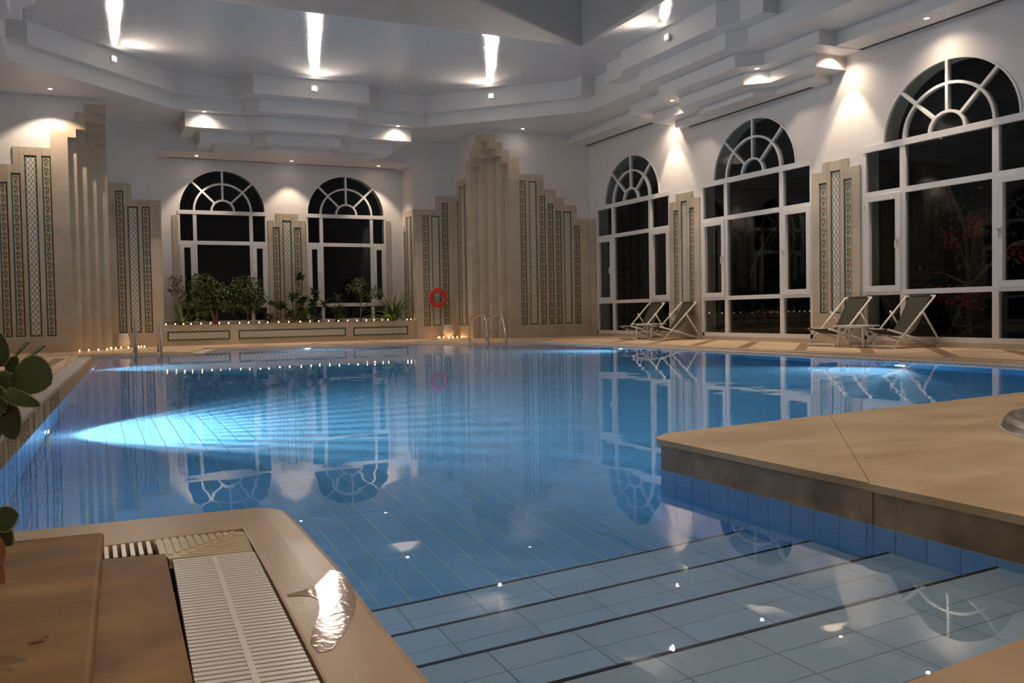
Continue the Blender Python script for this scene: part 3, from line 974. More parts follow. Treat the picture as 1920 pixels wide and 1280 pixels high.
# steps: four treads between the stone tongue and the island
SL = 0.062
steps = [(1.649, -0.147), (2.019, -0.324), (2.356, -0.477), (2.723, -0.662)]
step_o = empty('pool_steps', (1.4, 2.0, FLOOR_Z))
tag(step_o, 'wide pale tiled entry steps with dark nosings under the water', 'steps')
def sbuild(mb_, name, mat):
    o_ = mb_.build(name, mat, step_o); o_.matrix_parent_inverse = Matrix.Translation((-1.4, -2.0, -FLOOR_Z)); return o_
prev_y = 0.75
X0S, X1S = 0.45, ISL_X - 0.004
jx = [0.585 + 0.2365 * k for k in range(8)]
for (yn, z) in steps:
    yl = lambda x, y=yn: y - SL * (X1S - x)
    sbuild(MB().prism([(X0S, 0.9), (X1S, 0.9), (X1S, yl(X1S)), (X0S, yl(X0S))], FLOOR_Z - 0.05, z - 0.006), 'step_bed', M['step_grout'])
    # nosing bar
    MBn = MB().prism([(X0S, yl(X0S) - 0.008), (X1S, yl(X1S) - 0.008), (X1S, yl(X1S) + 0.003), (X0S, yl(X0S) + 0.003)], z - 0.02, z + 0.002)
    sbuild(MBn, 'nosing', M['nosing'])
    depth = yn - prev_y
    rows = max(2, math.ceil((depth + 0.02) / 0.1165))
    for r in range(rows):
        a_, b_ = 0.009 + 0.1165 * r, 0.009 + 0.1165 * (r + 1)
        for xa, xb in zip([X0S] + jx, jx + [X1S]):
            xb = min(xb, X1S)
            if xb - xa < 0.02: continue
            poly = [(xa + .0015, yl(xa) - b_ + .0015), (xb - .0015, yl(xb) - b_ + .0015), (xb - .0015, yl(xb) - a_ - .0015), (xa + .0015, yl(xa) - a_ - .0015)]
            sbuild(MB().prism(poly, z - 0.006, z), 'step_tile', M['tile_step'])
    prev_y = yn - 0.02
# risers
prev = None
for (yn, z), zb_ in zip(steps, [s_[1] for s_ in steps[1:]] + [FLOOR_Z]):
    for xa, xb in zip([X0S] + jx, jx + [X1S]):
        xb = min(xb, X1S)
        if xb - xa < 0.02: continue
        yl = lambda x: yn - SL * (X1S - x)
        sbuild(MB().prism([(xa + .0015, yl(xa) - .004), (xb - .0015, yl(xb) - .004), (xb - .0015, yl(xb) + .002), (xa + .0015, yl(xa) + .002)], zb_ + .002, z - 0.021), 'riser_tile', M['tile_step'])

# submerged coping and gutter grates on the deck-level sides
cop = empty('pool_coping', (0, 17.6, -0.06))
tag(cop, 'brown stone pool edging just under the water along far and side edges', 'coping')
o0, oc, od = offs(0.0), offs(CW), offs(D)
gut = empty('gutter_grate', (0, 17.6, 0))
tag(gut, 'pale overflow gutter grating running around the far and side pool edges', 'grate')
for k in range(7):
    a, b, a1, b1, a2, b2 = o0[k], o0[k + 1], oc[k], oc[k + 1], od[k], od[k + 1]
    L = (Vector(b) - Vector(a)).length
    n = max(1, round(L / 1.2))
    for q in range(n):
        f0, f1 = q / n + 0.0008, (q + 1) / n - 0.0008
        lp = lambda p, r_, f_: tuple(Vector(p).lerp(Vector(r_), f_))
        o = MB().prism([lp(a, b, f0), lp(a, b, f1), lp(a1, b1, f1), lp(a1, b1, f0)], -0.26, -0.056).build('coping_stone', M['coping'], cop)
        o.matrix_parent_inverse = Matrix.Translation((0, -17.6, 0.06))
    ns = max(2, int(L / 0.03))
    g_ = MB()
    for q in range(ns):
        f0, f1 = (q + 0.12) / ns, (q + 0.88) / ns
        g_.prism([lp(a1, b1, f0), lp(a1, b1, f1), lp(a2, b2, f1), lp(a2, b2, f0)], -0.05, -0.026)
    o = g_.build('slat_row', M['grate'], gut); o['kind'] = 'stuff'
    o.matrix_parent_inverse = Matrix.Translation((0, -17.6, 0))
    o = MB().prism([a1, b1, b2, a2], -0.26, -0.12).build('channel', M['dark'], gut)
    o.matrix_parent_inverse = Matrix.Translation((0, -17.6, 0))

# water: one closed body, its sides hidden in the basin walls
ow = offs(CW + 0.004)
wp = [(ow[0][0], 3.16)] + ow[1:7] + [(ow[7][0], 4.10)] + [(ISL_FAR[2][0], 3.44), (2.38, 3.31), (ISL_X + 0.03, 3.20), (ISL_X + 0.03, near_y(2.3) - 0.05), (0.50, near_y(0.5) - 0.05), (0.545, 3.0), (0.42, 3.14)]
mb = MB(); mb.prism(wp, FLOOR_Z - 0.12, ZW)
water = mb.build('pool_water', M['water'])
tag(water, 'still clear blue water filling the swimming pool', 'water')

# ------------------------------------------------------------------ island of pale stone on the right
isl = empty('stone_island', (4.5, 2.0, 0.09))
tag(isl, 'raised pale stone platform jutting into the pool at right', 'platform')
def ibuild(mb_, name, mat):
    o_ = mb_.build(name, mat, isl); o_.matrix_parent_inverse = Matrix.Translation((-4.5, -2.0, -0.09)); return o_
LX = 2.202
ibuild(MB().prism([(LX + .01, 2.085), (LX, 3.235), (2.225, 3.275), (2.335, 3.365), (3.452, 3.502), (3.446, 3.495), (2.222, 2.085)], 0.066, 0.09), 'slab', M['island'])
ibuild(MB().prism([(LX, 2.077), (2.218, 2.077), (3.456, 3.503), (5.26, 3.727), (9.3, 4.22), (9.3, -1.0), (LX, -1.0)], 0.066, 0.09), 'slab', M['island'])
for y0, y1 in ((2.084, 3.255), (near_y(ISL_X), 2.078)):
    ibuild(MB().box(ISL_X, ISL_X + 0.05, y0, y1, -0.057, 0.066), 'band_stone', M['band'])
ibuild(MB().prism([(ISL_X + .05, -1), (ISL_X + .05, 3.2), (2.35, 3.33), (3.44, 3.475), (9.28, 4.19), (9.28, -1)], -0.30, 0.066), 'core', M['band'])
ibuild(MB().box(ISL_X - 0.0035, ISL_X + 0.01, near_y(ISL_X), 3.25, -0.062, -0.0565), 'grout_line', M['pool_grout'])
# near coping at the viewer's feet
nc = MB().prism([(0.40, near_y(0.40) - 0.002), (2.20, near_y(2.20) - 0.002), (2.20, -1.0), (0.40, -1.0)], -0.30, lambda x, y: 0.0 if y < near_y(x) - 0.15 else -0.028)
nco = nc.build('near_coping', M['coping'])
tag(nco, 'wet pale stone edging at the head of the pool steps, bottom right', 'coping')
# round stone rim of a basin let into the island
rim = MB().lathe([(0.62, 0.0), (0.66, 0.046), (0.70, 0.052), (0.90, 0.052), (0.935, 0.046), (0.95, 0.030), (0.955, 0.004), (0.96, 0.0)], 72)
ro = rim.build('basin_rim', M['basin'])
ro.location = (4.35, 2.0, 0.09)
tag(ro, 'rounded dark grey stone basin rim on the pale platform', 'basin')
fl = MB().lathe([(0.0, -0.02), (0.63, -0.02)], 48).build('basin_bed', M['basin'], ro)
MB().lathe([(0.955, 0.001), (0.966, 0.005), (0.974, 0.001)], 72).build('sealant', M['grout'], ro)

# ------------------------------------------------------------------ stone tongue at lower left
pen = empty('stone_ledge', (0.2, 2.0, 0))
tag(pen, 'brown stone ledge with rounded wet edge at lower left', 'ledge')
def pbuild(mb_, name, mat):
    o_ = mb_.build(name, mat, pen); o_.matrix_parent_inverse = Matrix.Translation((-0.2, -2.0, 0)); return o_
gxl = lambda y: 0.176 + 0.0355 * (y - 2.594)       # grate edges
gxr = lambda y: 0.392 + 0.0425 * (y - 2.532)
outer = pen_pts()
# sloping coping: strips from the grate edge down to the water, built as loft
inner = []
for (x, y) in outer:
    if y < 2.80:
        inner.append((gxr(y) + 0.004, y))
    else:
        inner.append((min(x - 0.01, 0.402), 2.832) if x > 0.40 else (x, 2.832 - 0.05 * (0.4 - x)))
def loft_coping(idx0, idx1, name):
    vs, fs = [], []
    prof = [(0.0, 0.0), (0.03, 0.001), (0.5, 0.0), (0.88, -0.003), (0.965, -0.010), (1.0, -0.030), (1.0, -0.30)]
    for i in range(idx0, idx1 + 1):
        (xi, yi), (xo, yo) = inner[i], outer[i]
        for f_, z in prof:
            vs.append((xi + (xo - xi) * f_, yi + (yo - yi) * f_, z))
        vs.append((xi, yi, -0.30))
    n = len(prof) + 1
    for i in range(idx1 - idx0):
        for k in range(n - 1):
            fs.append((i * n + k, (i + 1) * n + k, (i + 1) * n + k + 1, i * n + k + 1))
        fs.append((i * n + n - 1, (i + 1) * n + n - 1, (i + 1) * n, i * n))
    m_ = MB(); m_.add(vs, fs, False)
    return pbuild(m_, name, M['coping'])
loft_coping(0, 2, 'coping_stone')
loft_coping(2, 4, 'coping_stone')
loft_coping(4, len(outer) - 1, 'coping_stone')
# a film of splashed water on the coping
M['film'] = plain('water_film', (0.30, 0.19, 0.105), 0.07, 0.0, 0.6)
_t = M['film'].node_tree
_g = node(_t, 'ShaderNodeNewGeometry'); _n = node(_t, 'ShaderNodeTexNoise'); _b = node(_t, 'ShaderNodeBump')
_n.inputs['Scale'].default_value = 55.0
_n.inputs['Detail'].default_value = 3
_t.links.new(_g.outputs['Position'], _n.inputs['Vector'])
_t.links.new(_n.outputs['Fac'], _b.inputs['Height'])
_b.inputs['Strength'].default_value = 0.22
_b.inputs['Distance'].default_value = 0.003
_t.links.new(_b.outputs[0], _t.nodes['Principled BSDF'].inputs['Normal'])
film = [(0.392, 2.098), (0.430, 2.112), (0.470, 2.140), (0.505, 2.20), (0.532, 2.25), (0.552, 2.21), (0.548, 2.10), (0.532, 2.00), (0.500, 1.90), (0.455, 1.80), (0.405, 1.71), (0.376, 1.70), (0.372, 1.76), (0.392, 1.83), (0.420, 1.90), (0.440, 1.97), (0.450, 2.03), (0.440, 2.062), (0.415, 2.076), (0.392, 2.080)]
fz = lambda x, y: 0.0018
o = MB().prism(film, -0.012, fz).build('puddle', M['film'])
tag(o, 'shiny film of splashed water on the rounded ledge edge', 'water')
# low stained stone beside the grate, upper slab with rounded edge
pbuild(MB().prism([(0.004, 2.655), (0.166, 2.632), (gxl(1.0) - 0.008, 0.2), (-0.10, 0.2)], -0.28, 0.0), 'stained_stone', M['slab_wet'])
mb = MB()
e0, e1 = (0.014, 2.865), (-0.062, 0.2)
prof = [(0.0, -0.02), (0.0, 0.018), (-0.004, 0.026), (-0.012, 0.03)]
vs = []
for (x, y) in (e0, e1):
    for dx, z in prof:
        vs.append((x + dx, y - (0.0 if y < 1 else abs(dx)), z))
vs += [(-1.3, 2.93, 0.03), (-1.3, 0.2, 0.03), (-1.3, 2.93, -0.02), (-1.3, 0.2, -0.02)]
mb.add(vs, [(0, 1, 5, 4), (1, 2, 6, 5), (2, 3, 7, 6), (3, 8, 9, 7), (0, 10, 8, 3, 2, 1)])
pbuild(mb, 'upper_slab', M['slab'])
pbuild(MB().prism([(-1.3, 3.18), (0.0, 3.18), (0.0, 2.84), (-0.05, 0.2), (-1.3, 0.2)], -0.28, -0.03), 'core', M['slab'])
# white gutter grate: slats across, spine along
grate = empty('drain_grate', (0.28, 2.0, 0))
tag(grate, 'white plastic drain grate of narrow slats in the ledge', 'grate')
def gbuild(mb_, name, mat):
    o_ = mb_.build(name, mat, grate); o_.matrix_parent_inverse = Matrix.Translation((-0.28, -2.0, 0)); return o_
y = 2.566
k = 0
while y > 0.95:
    h = 0.0143
    gbuild(MB().prism([(gxl(y) + 0.004, y - h - 0.001), (gxr(y) - 0.004, y - h - 0.026), (gxr(y) - 0.004, y - 0.026), (gxl(y) + 0.004, y - 0.001)], -0.022, -0.002), 'slat', M['grate'])
    y -= 0.0222
sp = [(0.5 * (gxl(y_) + gxr(y_)), y_) for y_ in (2.545, 0.95)]
gbuild(MB().prism([(sp[0][0] - .006, sp[0][1]), (sp[0][0] + .006, sp[0][1]), (sp[1][0] + .006, sp[1][1]), (sp[1][0] - .006, sp[1][1])], -0.022, -0.001), 'spine', M['grate'])
gbuild(MB().prism([(gxl(2.6), 2.6), (gxr(2.6), 2.55), (gxr(.9), .9), (gxl(.9), .9)], -0.28, -0.12), 'channel', M['dark'])
# yellowed corner piece: two sets of ribs meeting on the mitre
corner = empty('grate_corner', (0.27, 2.7, 0))
tag(corner, 'yellowed ribbed plastic corner piece of the drain grate', 'grate')
def cbuild(mb_, name, mat):
    o_ = mb_.build(name, mat, corner); o_.matrix_parent_inverse = Matrix.Translation((-0.27, -2.7, 0)); return o_
cbuild(MB().prism([(0.142, 2.832), (0.402, 2.812), (0.388, 2.545), (0.172, 2.585)], -0.03, -0.0045), 'plate', M['grate_old'])
for k in range(11):          # ribs running away from the viewer, shortened by the mitre
    f_ = (k + 0.5) / 11.5
    x = 0.148 + 0.24 * f_
    y1 = 2.831 - 0.019 * f_
    y0 = 2.60 + 0.205 * f_
    cbuild(MB().prism([(x - .0075, y0), (x + .0075, y0), (x + .0075, y1), (x - .0075, y1)], -0.012, -0.001), 'rib', M['grate_old'])
for k in range(9):           # ribs across
    f_ = (k + 0.5) / 9.5
    y_ = 2.575 + 0.225 * f_
    x0 = 0.165 + 0.225 * f_
    x1 = 0.388 + 0.013 * f_
    if x1 - x0 > 0.02:
        cbuild(MB().prism([(x0, y_ - 0.007 + 0.0), (x1, y_ - 0.027), (x1, y_ - 0.012), (x0, y_ + 0.007)], -0.012, -0.0015), 'rib', M['grate_old'])
# short open run of grate beside it
run = empty('drain_grate', (0.07, 2.75, 0))
tag(run, 'short run of open white grate bars beside the upper slab', 'grate')
for k in range(7):
    x = -0.004 + 0.0222 * k
    o = MB().prism([(x - .0055, 2.668), (x + .0055, 2.666), (x + .0055, 2.838), (x - .0055, 2.840)], -0.022, -0.002).build('bar', M['grate'], run)
    o.matrix_parent_inverse = Matrix.Translation((-0.07, -2.75, 0))
o = MB().box(-0.02, 0.14, 2.70, 2.715, -0.04, -0.023).build('cross_bar', M['grate'], run); o.matrix_parent_inverse = Matrix.Translation((-0.07, -2.75, 0))
o = MB().box(-0.06, 0.15, 2.66, 2.85, -0.28, -0.12).build('channel', M['dark'], run); o.matrix_parent_inverse = Matrix.Translation((-0.07, -2.75, 0))

# ================================================================== LAMPS
def light(kind, loc, power, col, parent=None, target=None, size=0.05, angle=90, blend=0.4):
    l = bpy.data.lights.new('lamp_light', kind)
    l.energy = power
    l.color = col
    if kind == 'SPOT':
        l.spot_size = math.radians(angle); l.spot_blend = blend
    l.shadow_soft_size = size
    o_ = bpy.data.objects.new('lamp_light', l)
    COL.objects.link(o_)
    o_.location = loc
    if target is not None:
        d = Vector(target) - Vector(loc)
        o_.rotation_euler = d.to_track_quat('-Z', 'Y').to_euler()
    if parent is not None:
        o_.parent = parent
        o_.matrix_parent_inverse = Matrix.Translation(-parent.location)
    return o_

DOWN_TRIM = MB().lathe([(0.036, -0.001), (0.040, -0.008), (0.052, -0.008), (0.056, 0.0)], 24).mesh('trim', M['white'])
DOWN_BULB = MB().lathe([(0.0, -0.006), (0.026, -0.0055), (0.036, -0.002)], 20).mesh('bulb', M['bulb'])
def downlight(x, y, z, label, group, power=None, angle=92, blend=0.35, aim=None, col=None, single=False):
    r_ = empty('downlight', (x, y, z))
    tag(r_, label, 'downlight', group)
    a = obj('trim', DOWN_TRIM, None, r_); b = obj('bulb', DOWN_BULB, None, r_)
    tgt = aim if aim else (x, y, 0)
    pw = power or P_DOWN
    if col is not None or single:
        light('SPOT', (x, y, z - 0.02), pw, col or C_HAL, r_, tgt, 0.03, angle, blend)
    else:               # reflector lamp: soft spill and a brighter core beam
        light('SPOT', (x, y, z - 0.02), pw * 0.6, C_HAL, r_, tgt, 0.03, min(150, angle + 42), 1.0)
        light('SPOT', (x, y, z - 0.02), pw * 1.6, C_HAL, r_, tgt, 0.03, 62, 0.35)
    return r_
ordw = ['first', 'second', 'third', 'fourth', 'fifth', 'sixth', 'seventh', 'eighth', 'ninth', 'tenth', 'eleventh', 'twelfth', 'thirteenth', 'fourteenth', 'fifteenth', 'sixteenth', 'seventeenth', 'eighteenth', 'nineteenth', 'twentieth', 'twenty-first', 'twenty-second', 'twenty-third', 'twenty-fourth', 'twenty-fifth', 'twenty-sixth', 'twenty-seventh']
G = 'recessed halogen downlights'
for x, n in ((2.372, 'left'), (4.61, 'middle'), (6.834, 'right')):
    downlight(x, 22.53, 4.49, 'small halogen downlight in the alcove soffit, %s of three' % n, G, power=P_DOWN * 1.25, angle=82, blend=0.45, single=True)
downlight(2.353, 20.55, Z_T2, 'downlight lighting the left end of the stepped cornice above the alcove', G, angle=128)
downlight(6.731, 20.55, Z_T2, 'downlight lighting the right end of the stepped cornice above the alcove', G, angle=128)
downlight(-0.592, 19.58, Z_T2, 'downlight above the stepped stone pier at far left', G, power=P_DOWN * 1.6, angle=112, blend=0.3, single=True)
downlight(9.67, 19.80, Z_T2, 'unlit-looking downlight above the stepped stone pier right of the ladder', G, power=4, angle=100)
for sg, sd in ((1, 'right'), (-1, 'left')):
    X = lambda x: XC + sg * (x - XC)
    dm = 1.0 if sg > 0 else 0.25  # left set: unseen mirror copies, added for symmetric illumination, kept dim
    downlight(X(11.38), 11.33, 4.88, 'downlight in the %s wall soffit between middle and near windows' % sd, G, power=P_DOWN * 1.25 * dm, angle=104)
    downlight(X(11.38), 16.39, 4.88, 'downlight in the %s wall soffit between far and middle windows' % sd, G, power=P_DOWN * 1.25 * dm, angle=104)
    downlight(X(11.30), 9.48, 4.88, 'downlight in the %s wall soffit above the near window' % sd, G, power=P_DOWN * 1.05 * dm, angle=104)
    downlight(X(10.77), 12.58, 4.872, 'downlight by the near return of the stepped cornice on the %s' % sd, G, power=P_DOWN * dm, angle=120)
    downlight(X(10.77), 15.14, 4.872, 'downlight by the far return of the stepped cornice on the %s' % sd, G, power=P_DOWN * dm, angle=120)
    downlight(X(11.30), 5.2, 4.88, 'downlight in the %s wall soffit nearest the viewer' % sd, G, power=P_DOWN * 1.05 * dm, angle=104)
G = 'ceiling downlights over the near deck'
for x, y, n in ((0.6, -0.6, 'left'), (3.4, 0.2, 'middle'), (6.2, 0.9, 'right')):
    downlight(x, y, Z_CEIL, 'ceiling downlight over the near deck, %s of three' % n, G, power=P_NEAR, angle=120, blend=0.6, col=C_NEAR)

FL_BOX = MB().box(-0.055, 0.055, -0.05, 0.0, -0.04, 0.05).box(-0.07, 0.07, -0.06, -0.05, -0.05, 0.06).mesh('housing', M['white'])
FL_BR = MB().box(-0.012, 0.012, -0.01, 0.03, -0.07, -0.04).mesh('bracket', M['white'])
FL_GL = MB().lathe([(0.0, 0.012), (0.025, 0.010), (0.042, 0.0)], 20).mesh('bulb', M['bulb_flood'])
def flood(x, y, z, dx, dy, label, power=None):
    r_ = empty('wall_floodlight', (x, y, z), math.atan2(dy, dx) + PI / 2)
    tag(r_, label, 'floodlight', 'floodlights on the cornice')
    obj('housing', FL_BOX, None, r_)
    obj('bracket', FL_BR, None, r_)
    g = obj('bulb', FL_GL, None, r_)
    g.location = (0, -0.06, 0.005); g.rotation_euler = (PI / 2, 0, 0)
    p = Vector((x + dx * 0.10, y + dy * 0.10, z))
    lo = light('SPOT', p, power or P_FLOOD, C_FLOOD, None, p + Vector((dx, dy, -0.42)), 0.022, 140, 1.0)
    lo.parent = r_
    lo.matrix_parent_inverse = (Matrix.Translation((x, y, z)) @ Matrix.Rotation(math.atan2(dy, dx) + PI / 2, 4, 'Z')).inverted()
    return r_
q = math.sqrt(0.5)
flood(4.56, 19.72, 5.60, 0, -1, 'bright starry floodlight on the cornice above the alcove')
flood(8.47, 18.93, 5.60, -q, -q, 'floodlight on the slanting cornice right of the alcove')
flood(0.50, 18.83, 5.60, q, -q, 'floodlight on the slanting cornice at upper left')
flood(9.69, 13.70, 5.60, -1, 0, 'floodlight on the cornice over the right windows')
flood(-0.61, 13.70, 5.60, 1, 0, 'floodlight on the cornice over the left windows')

# underwater lamps in the basin walls
PL_RIM = MB().lathe([(0.075, 0.0), (0.10, 0.006), (0.115, 0.012), (0.125, 0.0)], 28).mesh('rim', M['white'])
PL_GL = MB().lathe([(0.0, 0.016), (0.045, 0.013), (0.078, 0.002)], 24).mesh('lens', M['bulb_pool'])
def pool_lamp(x, y, z, dx, dy, label, power=None, down=-0.10, angle=120):
    ang = math.atan2(dy, dx)
    r_ = empty('pool_light', (x, y, z), ang)
    tag(r_, label, 'pool light', 'underwater lights')
    for nm, me in (('rim', PL_RIM), ('lens', PL_GL)):
        o_ = obj(nm, me, None, r_); o_.rotation_euler = (0, PI / 2, 0)
    p = Vector((x + dx * 0.05, y + dy * 0.05, z))
    lo = light('SPOT', p, power or P_POOL, C_POOL, None, p + Vector((dx, dy, down)), 0.04, angle, 0.7)
    # ribbed lens: the beam fans out in faint rays
    L_ = lo.data
    L_.use_nodes = True
    t_ = L_.node_tree
    em = t_.nodes['Emission']
    ge = node(t_, 'ShaderNodeTexCoord')
    sx_ = node(t_, 'ShaderNodeSeparateXYZ')
    t_.links.new(ge.outputs['Normal'], sx_.inputs[0])
    az = math_n(t_, 'ARCTANGENT', math_n(t_, 'DIVIDE', sx_.outputs[0], sx_.outputs[2]))
    wv = math_n(t_, 'SINE', math_n(t_, 'MULTIPLY', az, 44.0))
    t_.links.new(math_n(t_, 'ADD', 1.0, math_n(t_, 'MULTIPLY', wv, 0.5)), em.inputs['Strength'])
    lo.parent = r_
    lo.matrix_parent_inverse = (Matrix.Translation((x, y, z)) @ Matrix.Rotation(ang, 4, 'Z')).inverted()
pool_lamp(xl(7.05) + 0.006, 7.05, -0.74, 1, 0, 'underwater light in the left pool wall nearest the ledge', power=P_POOL * 2.8)
pool_lamp(xl(14.6) + 0.006, 14.6, -0.74, 1, 0, 'underwater light far along the left pool wall')
pool_lamp(4.25, 19.644, -0.68, 0, -1, 'underwater light in the far pool wall under the planter')
pool_lamp(8.944, 14.3, -0.68, -1, 0, 'underwater light in the right pool wall by the far deck chairs')
pool_lamp(8.944, 7.9, -0.68, -1, 0, 'underwater light in the right pool wall by the near deck chairs')

# linear air slots at the head of the walls
def slot(x0, x1, y0, y1, z, label):
    o_ = MB().box(x0, x1, y0, y1, z - 0.006, z + 0.02).build('air_slot', M['vent'])
    tag(o_, label, 'air vent', 'linear air slots')
slot(1.75, 4.31, 22.93, 22.975, 4.49, 'dark linear air slot above the left alcove window')
slot(4.84, 7.42, 22.93, 22.975, 4.49, 'dark linear air slot above the right alcove window')
slot(11.60, 11.67, 16.72, 20.1, 4.88, 'dark linear air slot above the far right-wall window')
slot(11.60, 11.67, 12.16, 15.75, 4.52, 'dark linear air slot above the middle right-wall window')
slot(11.60, 11.67, 6.2, 11.05, 4.88, 'dark linear air slot above the near right-wall window')

# ================================================================== THINGS
# ------------------------------------------------------------------ planter box in the alcove
PY = 22.03
pl = empty('planter_box', (XC, PY, 0))
tag(pl, 'long low stone planter with lattice tile panels under the alcove windows', 'planter')
def plb(mb_, name, mat):
    o_ = mb_.build(name, mat, pl); o_.matrix_parent_inverse = Matrix.Translation((-XC, -PY, 0)); return o_
PX0, PX1 = XC - WA + 0.03, XC + WA - 0.03
for k in range(6):
    a, b = PX0 + (PX1 - PX0) * k / 6, PX0 + (PX1 - PX0) * (k + 1) / 6
    plb(MB().box(a + .001, b - .001, PY, PY + 0.05, 0, 0.46), 'facing_slab', M['stone'])
    plb(MB().box(a + .001, b - .001, PY - 0.012, PY + 0.16, 0.46, 0.478), 'ledge_slab', M['stone'])
plb(MB().box(PX0, PX1, PY + 0.05, YB - 0.03, 0.0, 0.42), 'soil', M['soil'])
FR_PL = Frame((0, PY), (1, 0), (0, -1))
for a, b in ((1.575, 2.955), (3.155, 5.742), (5.94, 7.36)):
    o = panel(FR_PL, a, b, 0.128, 0.332, 'L', None, True)
    o.parent = pl; o.matrix_parent_inverse = Matrix.Translation((-XC, -PY, 0))

# ------------------------------------------------------------------ candles
CUP = MB().lathe([(0.0, 0.0), (0.019, 0.0), (0.020, 0.016), (0.018, 0.016)], 12).mesh('cup', M['cup'])
WAX = MB().lathe([(0.018, 0.0135), (0.002, 0.0125)], 12).mesh('wax', M['wax'])
FLM = MB().lathe([(0.0, 0.014), (0.007, 0.021), (0.009, 0.028), (0.006, 0.038), (0.0, 0.048)], 10).mesh('flame', M['flame'])
def candle(x, y, z, label, group):
    c = obj('tealight_candle', CUP)
    c.location = (x, y, z)
    tag(c, label, 'candle', group)
    obj('wax', WAX, None, c); obj('flame', FLM, None, c)
cx = [1.55, 1.75, 1.93, 2.1, 2.32, 2.53, 2.73, 2.94, 3.19, 3.4, 3.65, 3.85, 4.11, 4.35, 4.63, 4.87, 5.09, 5.33, 5.58, 5.82, 6.05, 6.3, 6.5, 6.71, 6.86, 7.38, 7.47]
for i, x in enumerate(cx):
    candle(x, 22.10 + 0.012 * math.sin(i * 2.1), 0.478, '%s lit tealight from the left along the planter ledge' % ordw[i], 'tealights on the planter')
lc = [(-0.235, 19.86), (-0.068, 20.02), (0.108, 20.12), (0.272, 20.35), (0.36, 20.85), (0.45, 20.9), (0.56, 21.05), (0.71, 21.2), (0.925, 21.5), (0.978, 21.42), (1.045, 21.48)]
for i, (x, y) in enumerate(lc):
    candle(x, y, 0.0, '%s lit tealight from the left on the floor by the round-bellied vase' % ordw[i], 'tealights on the left floor')
rc = [(8.05, 21.62), (8.10, 21.66), (8.18, 21.6), (8.31, 21.55), (8.42, 21.53), (8.56, 21.6), (8.655, 21.55), (8.70, 21.66)]
for i, (x, y) in enumerate(rc):
    candle(x, y, 0.0, '%s lit tealight from the left on the floor below the life ring' % ordw[i], 'tealights on the right floor')

# ------------------------------------------------------------------ vases
v = MB().lathe([(0.0, 0.0), (0.075, 0.0), (0.095, 0.02), (0.135, 0.11), (0.145, 0.165), (0.135, 0.225), (0.105, 0.285), (0.100, 0.305), (0.125, 0.33), (0.130, 0.345), (0.115, 0.345), (0.09, 0.30), (0.12, 0.2)], 36)
o = v.build('floor_vase', M['vase']); o.location = (8.37, 21.75, 0)
tag(o, 'cream vase with flared lip on the floor below the life ring', 'vase')
v = MB().lathe([(0.0, 0.0), (0.105, 0.0), (0.135, 0.06), (0.142, 0.12), (0.132, 0.20), (0.108, 0.29), (0.108, 0.325), (0.095, 0.325), (0.095, 0.29), (0.12, 0.18)], 36)
o = v.build('floor_vase', M['vase']); o.location = (0.617, 21.55, 0)
tag(o, 'cream round-bellied vase on the floor at far left', 'vase')

# ------------------------------------------------------------------ life ring
lr = empty('life_ring', (8.168, YP - 0.10, 1.055))
tag(lr, 'red life ring hung on the tiled wall', 'life ring')
m_ = MB()
N1, N2, R_, r1, r2 = 48, 14, 0.197, 0.056, 0.045
vs = [((R_ + r1 * math.cos(b)) * math.cos(a), r2 * math.sin(b), (R_ + r1 * math.cos(b)) * math.sin(a)) for a in [2 * PI * i / N1 for i in range(N1)] for b in [2 * PI * j / N2 for j in range(N2)]]
fs = [(i * N2 + j, i * N2 + (j + 1) % N2, ((i + 1) % N1) * N2 + (j + 1) % N2, ((i + 1) % N1) * N2 + j) for i in range(N1) for j in range(N2)]
m_.add(vs, fs, True).build('ring', M['ring'], lr)
for k in range(4):          # grab rope in four slack loops
    a0 = PI / 4 + k * PI / 2
    pts = []
    for i in range(13):
        f_ = i / 12
        a = a0 + f_ * PI / 2
        rr = 0.258 + 0.016 * math.sin(PI * f_)
        pts.append((rr * math.cos(a), -0.01, rr * math.sin(a) - (0.02 * math.sin(PI * f_) if 2.2 < (a % (2 * PI)) < 4.4 else 0)))
    MB().tube(pts, 0.007, 6).build('grab_rope', M['rope'], lr)
for k in range(4):
    a = PI / 4 + k * PI / 2
    pts = [((R_ + 0.060 * math.cos(b)) * math.cos(a), 0.049 * math.sin(b), (R_ + 0.060 * math.cos(b)) * math.sin(a)) for b in [2 * PI * j / 12 for j in range(13)]]
    MB().tube(pts, 0.006, 5).build('band', M['ring'], lr)
MB().tube([(0, 0.10, 0.15), (0, -0.02, 0.135)], 0.008, 8).build('wall_hook', M['steel'], lr)

# ------------------------------------------------------------------ ladders
def ladder(xc_, yedge, label, foot=0.95):
    r_ = empty('pool_ladder', (xc_, yedge + 0.5, 0))
    tag(r_, label, 'ladder', 'steel pool ladders')
    for sx in (-0.21, 0.21):
        d = [(foot, 0.0), (foot, 0.42), (foot - 0.03, 0.475), (foot - 0.09, 0.52), (0.22, 0.635), (0.17, 0.645), (0.12, 0.62), (-0.02, 0.30), (-0.075, 0.16), (-0.095, 0.06), (-0.10, -0.1), (-0.10, -0.85)]
        MB().tube([(sx, q_ - 0.5, z) for q_, z in d], 0.021, 12).build('rail', M['steel'], r_)
        MB().lathe([(0.021, 0.012), (0.05, 0.010), (0.055, 0.0)], 16, (sx, foot - 0.5, 0)).build('flange', M['steel'], r_)
    for z in (-0.25, -0.50, -0.75):
        MB().box(-0.21, 0.21, -0.64, -0.56, z - 0.012, z + 0.012).build('tread', M['white'], r_)
ladder(7.88, 17.65, 'steel pool ladder in front of the stepped stone pier')
ladder(0.93, 17.65, 'steel pool ladder seen end-on at far left', 0.72)

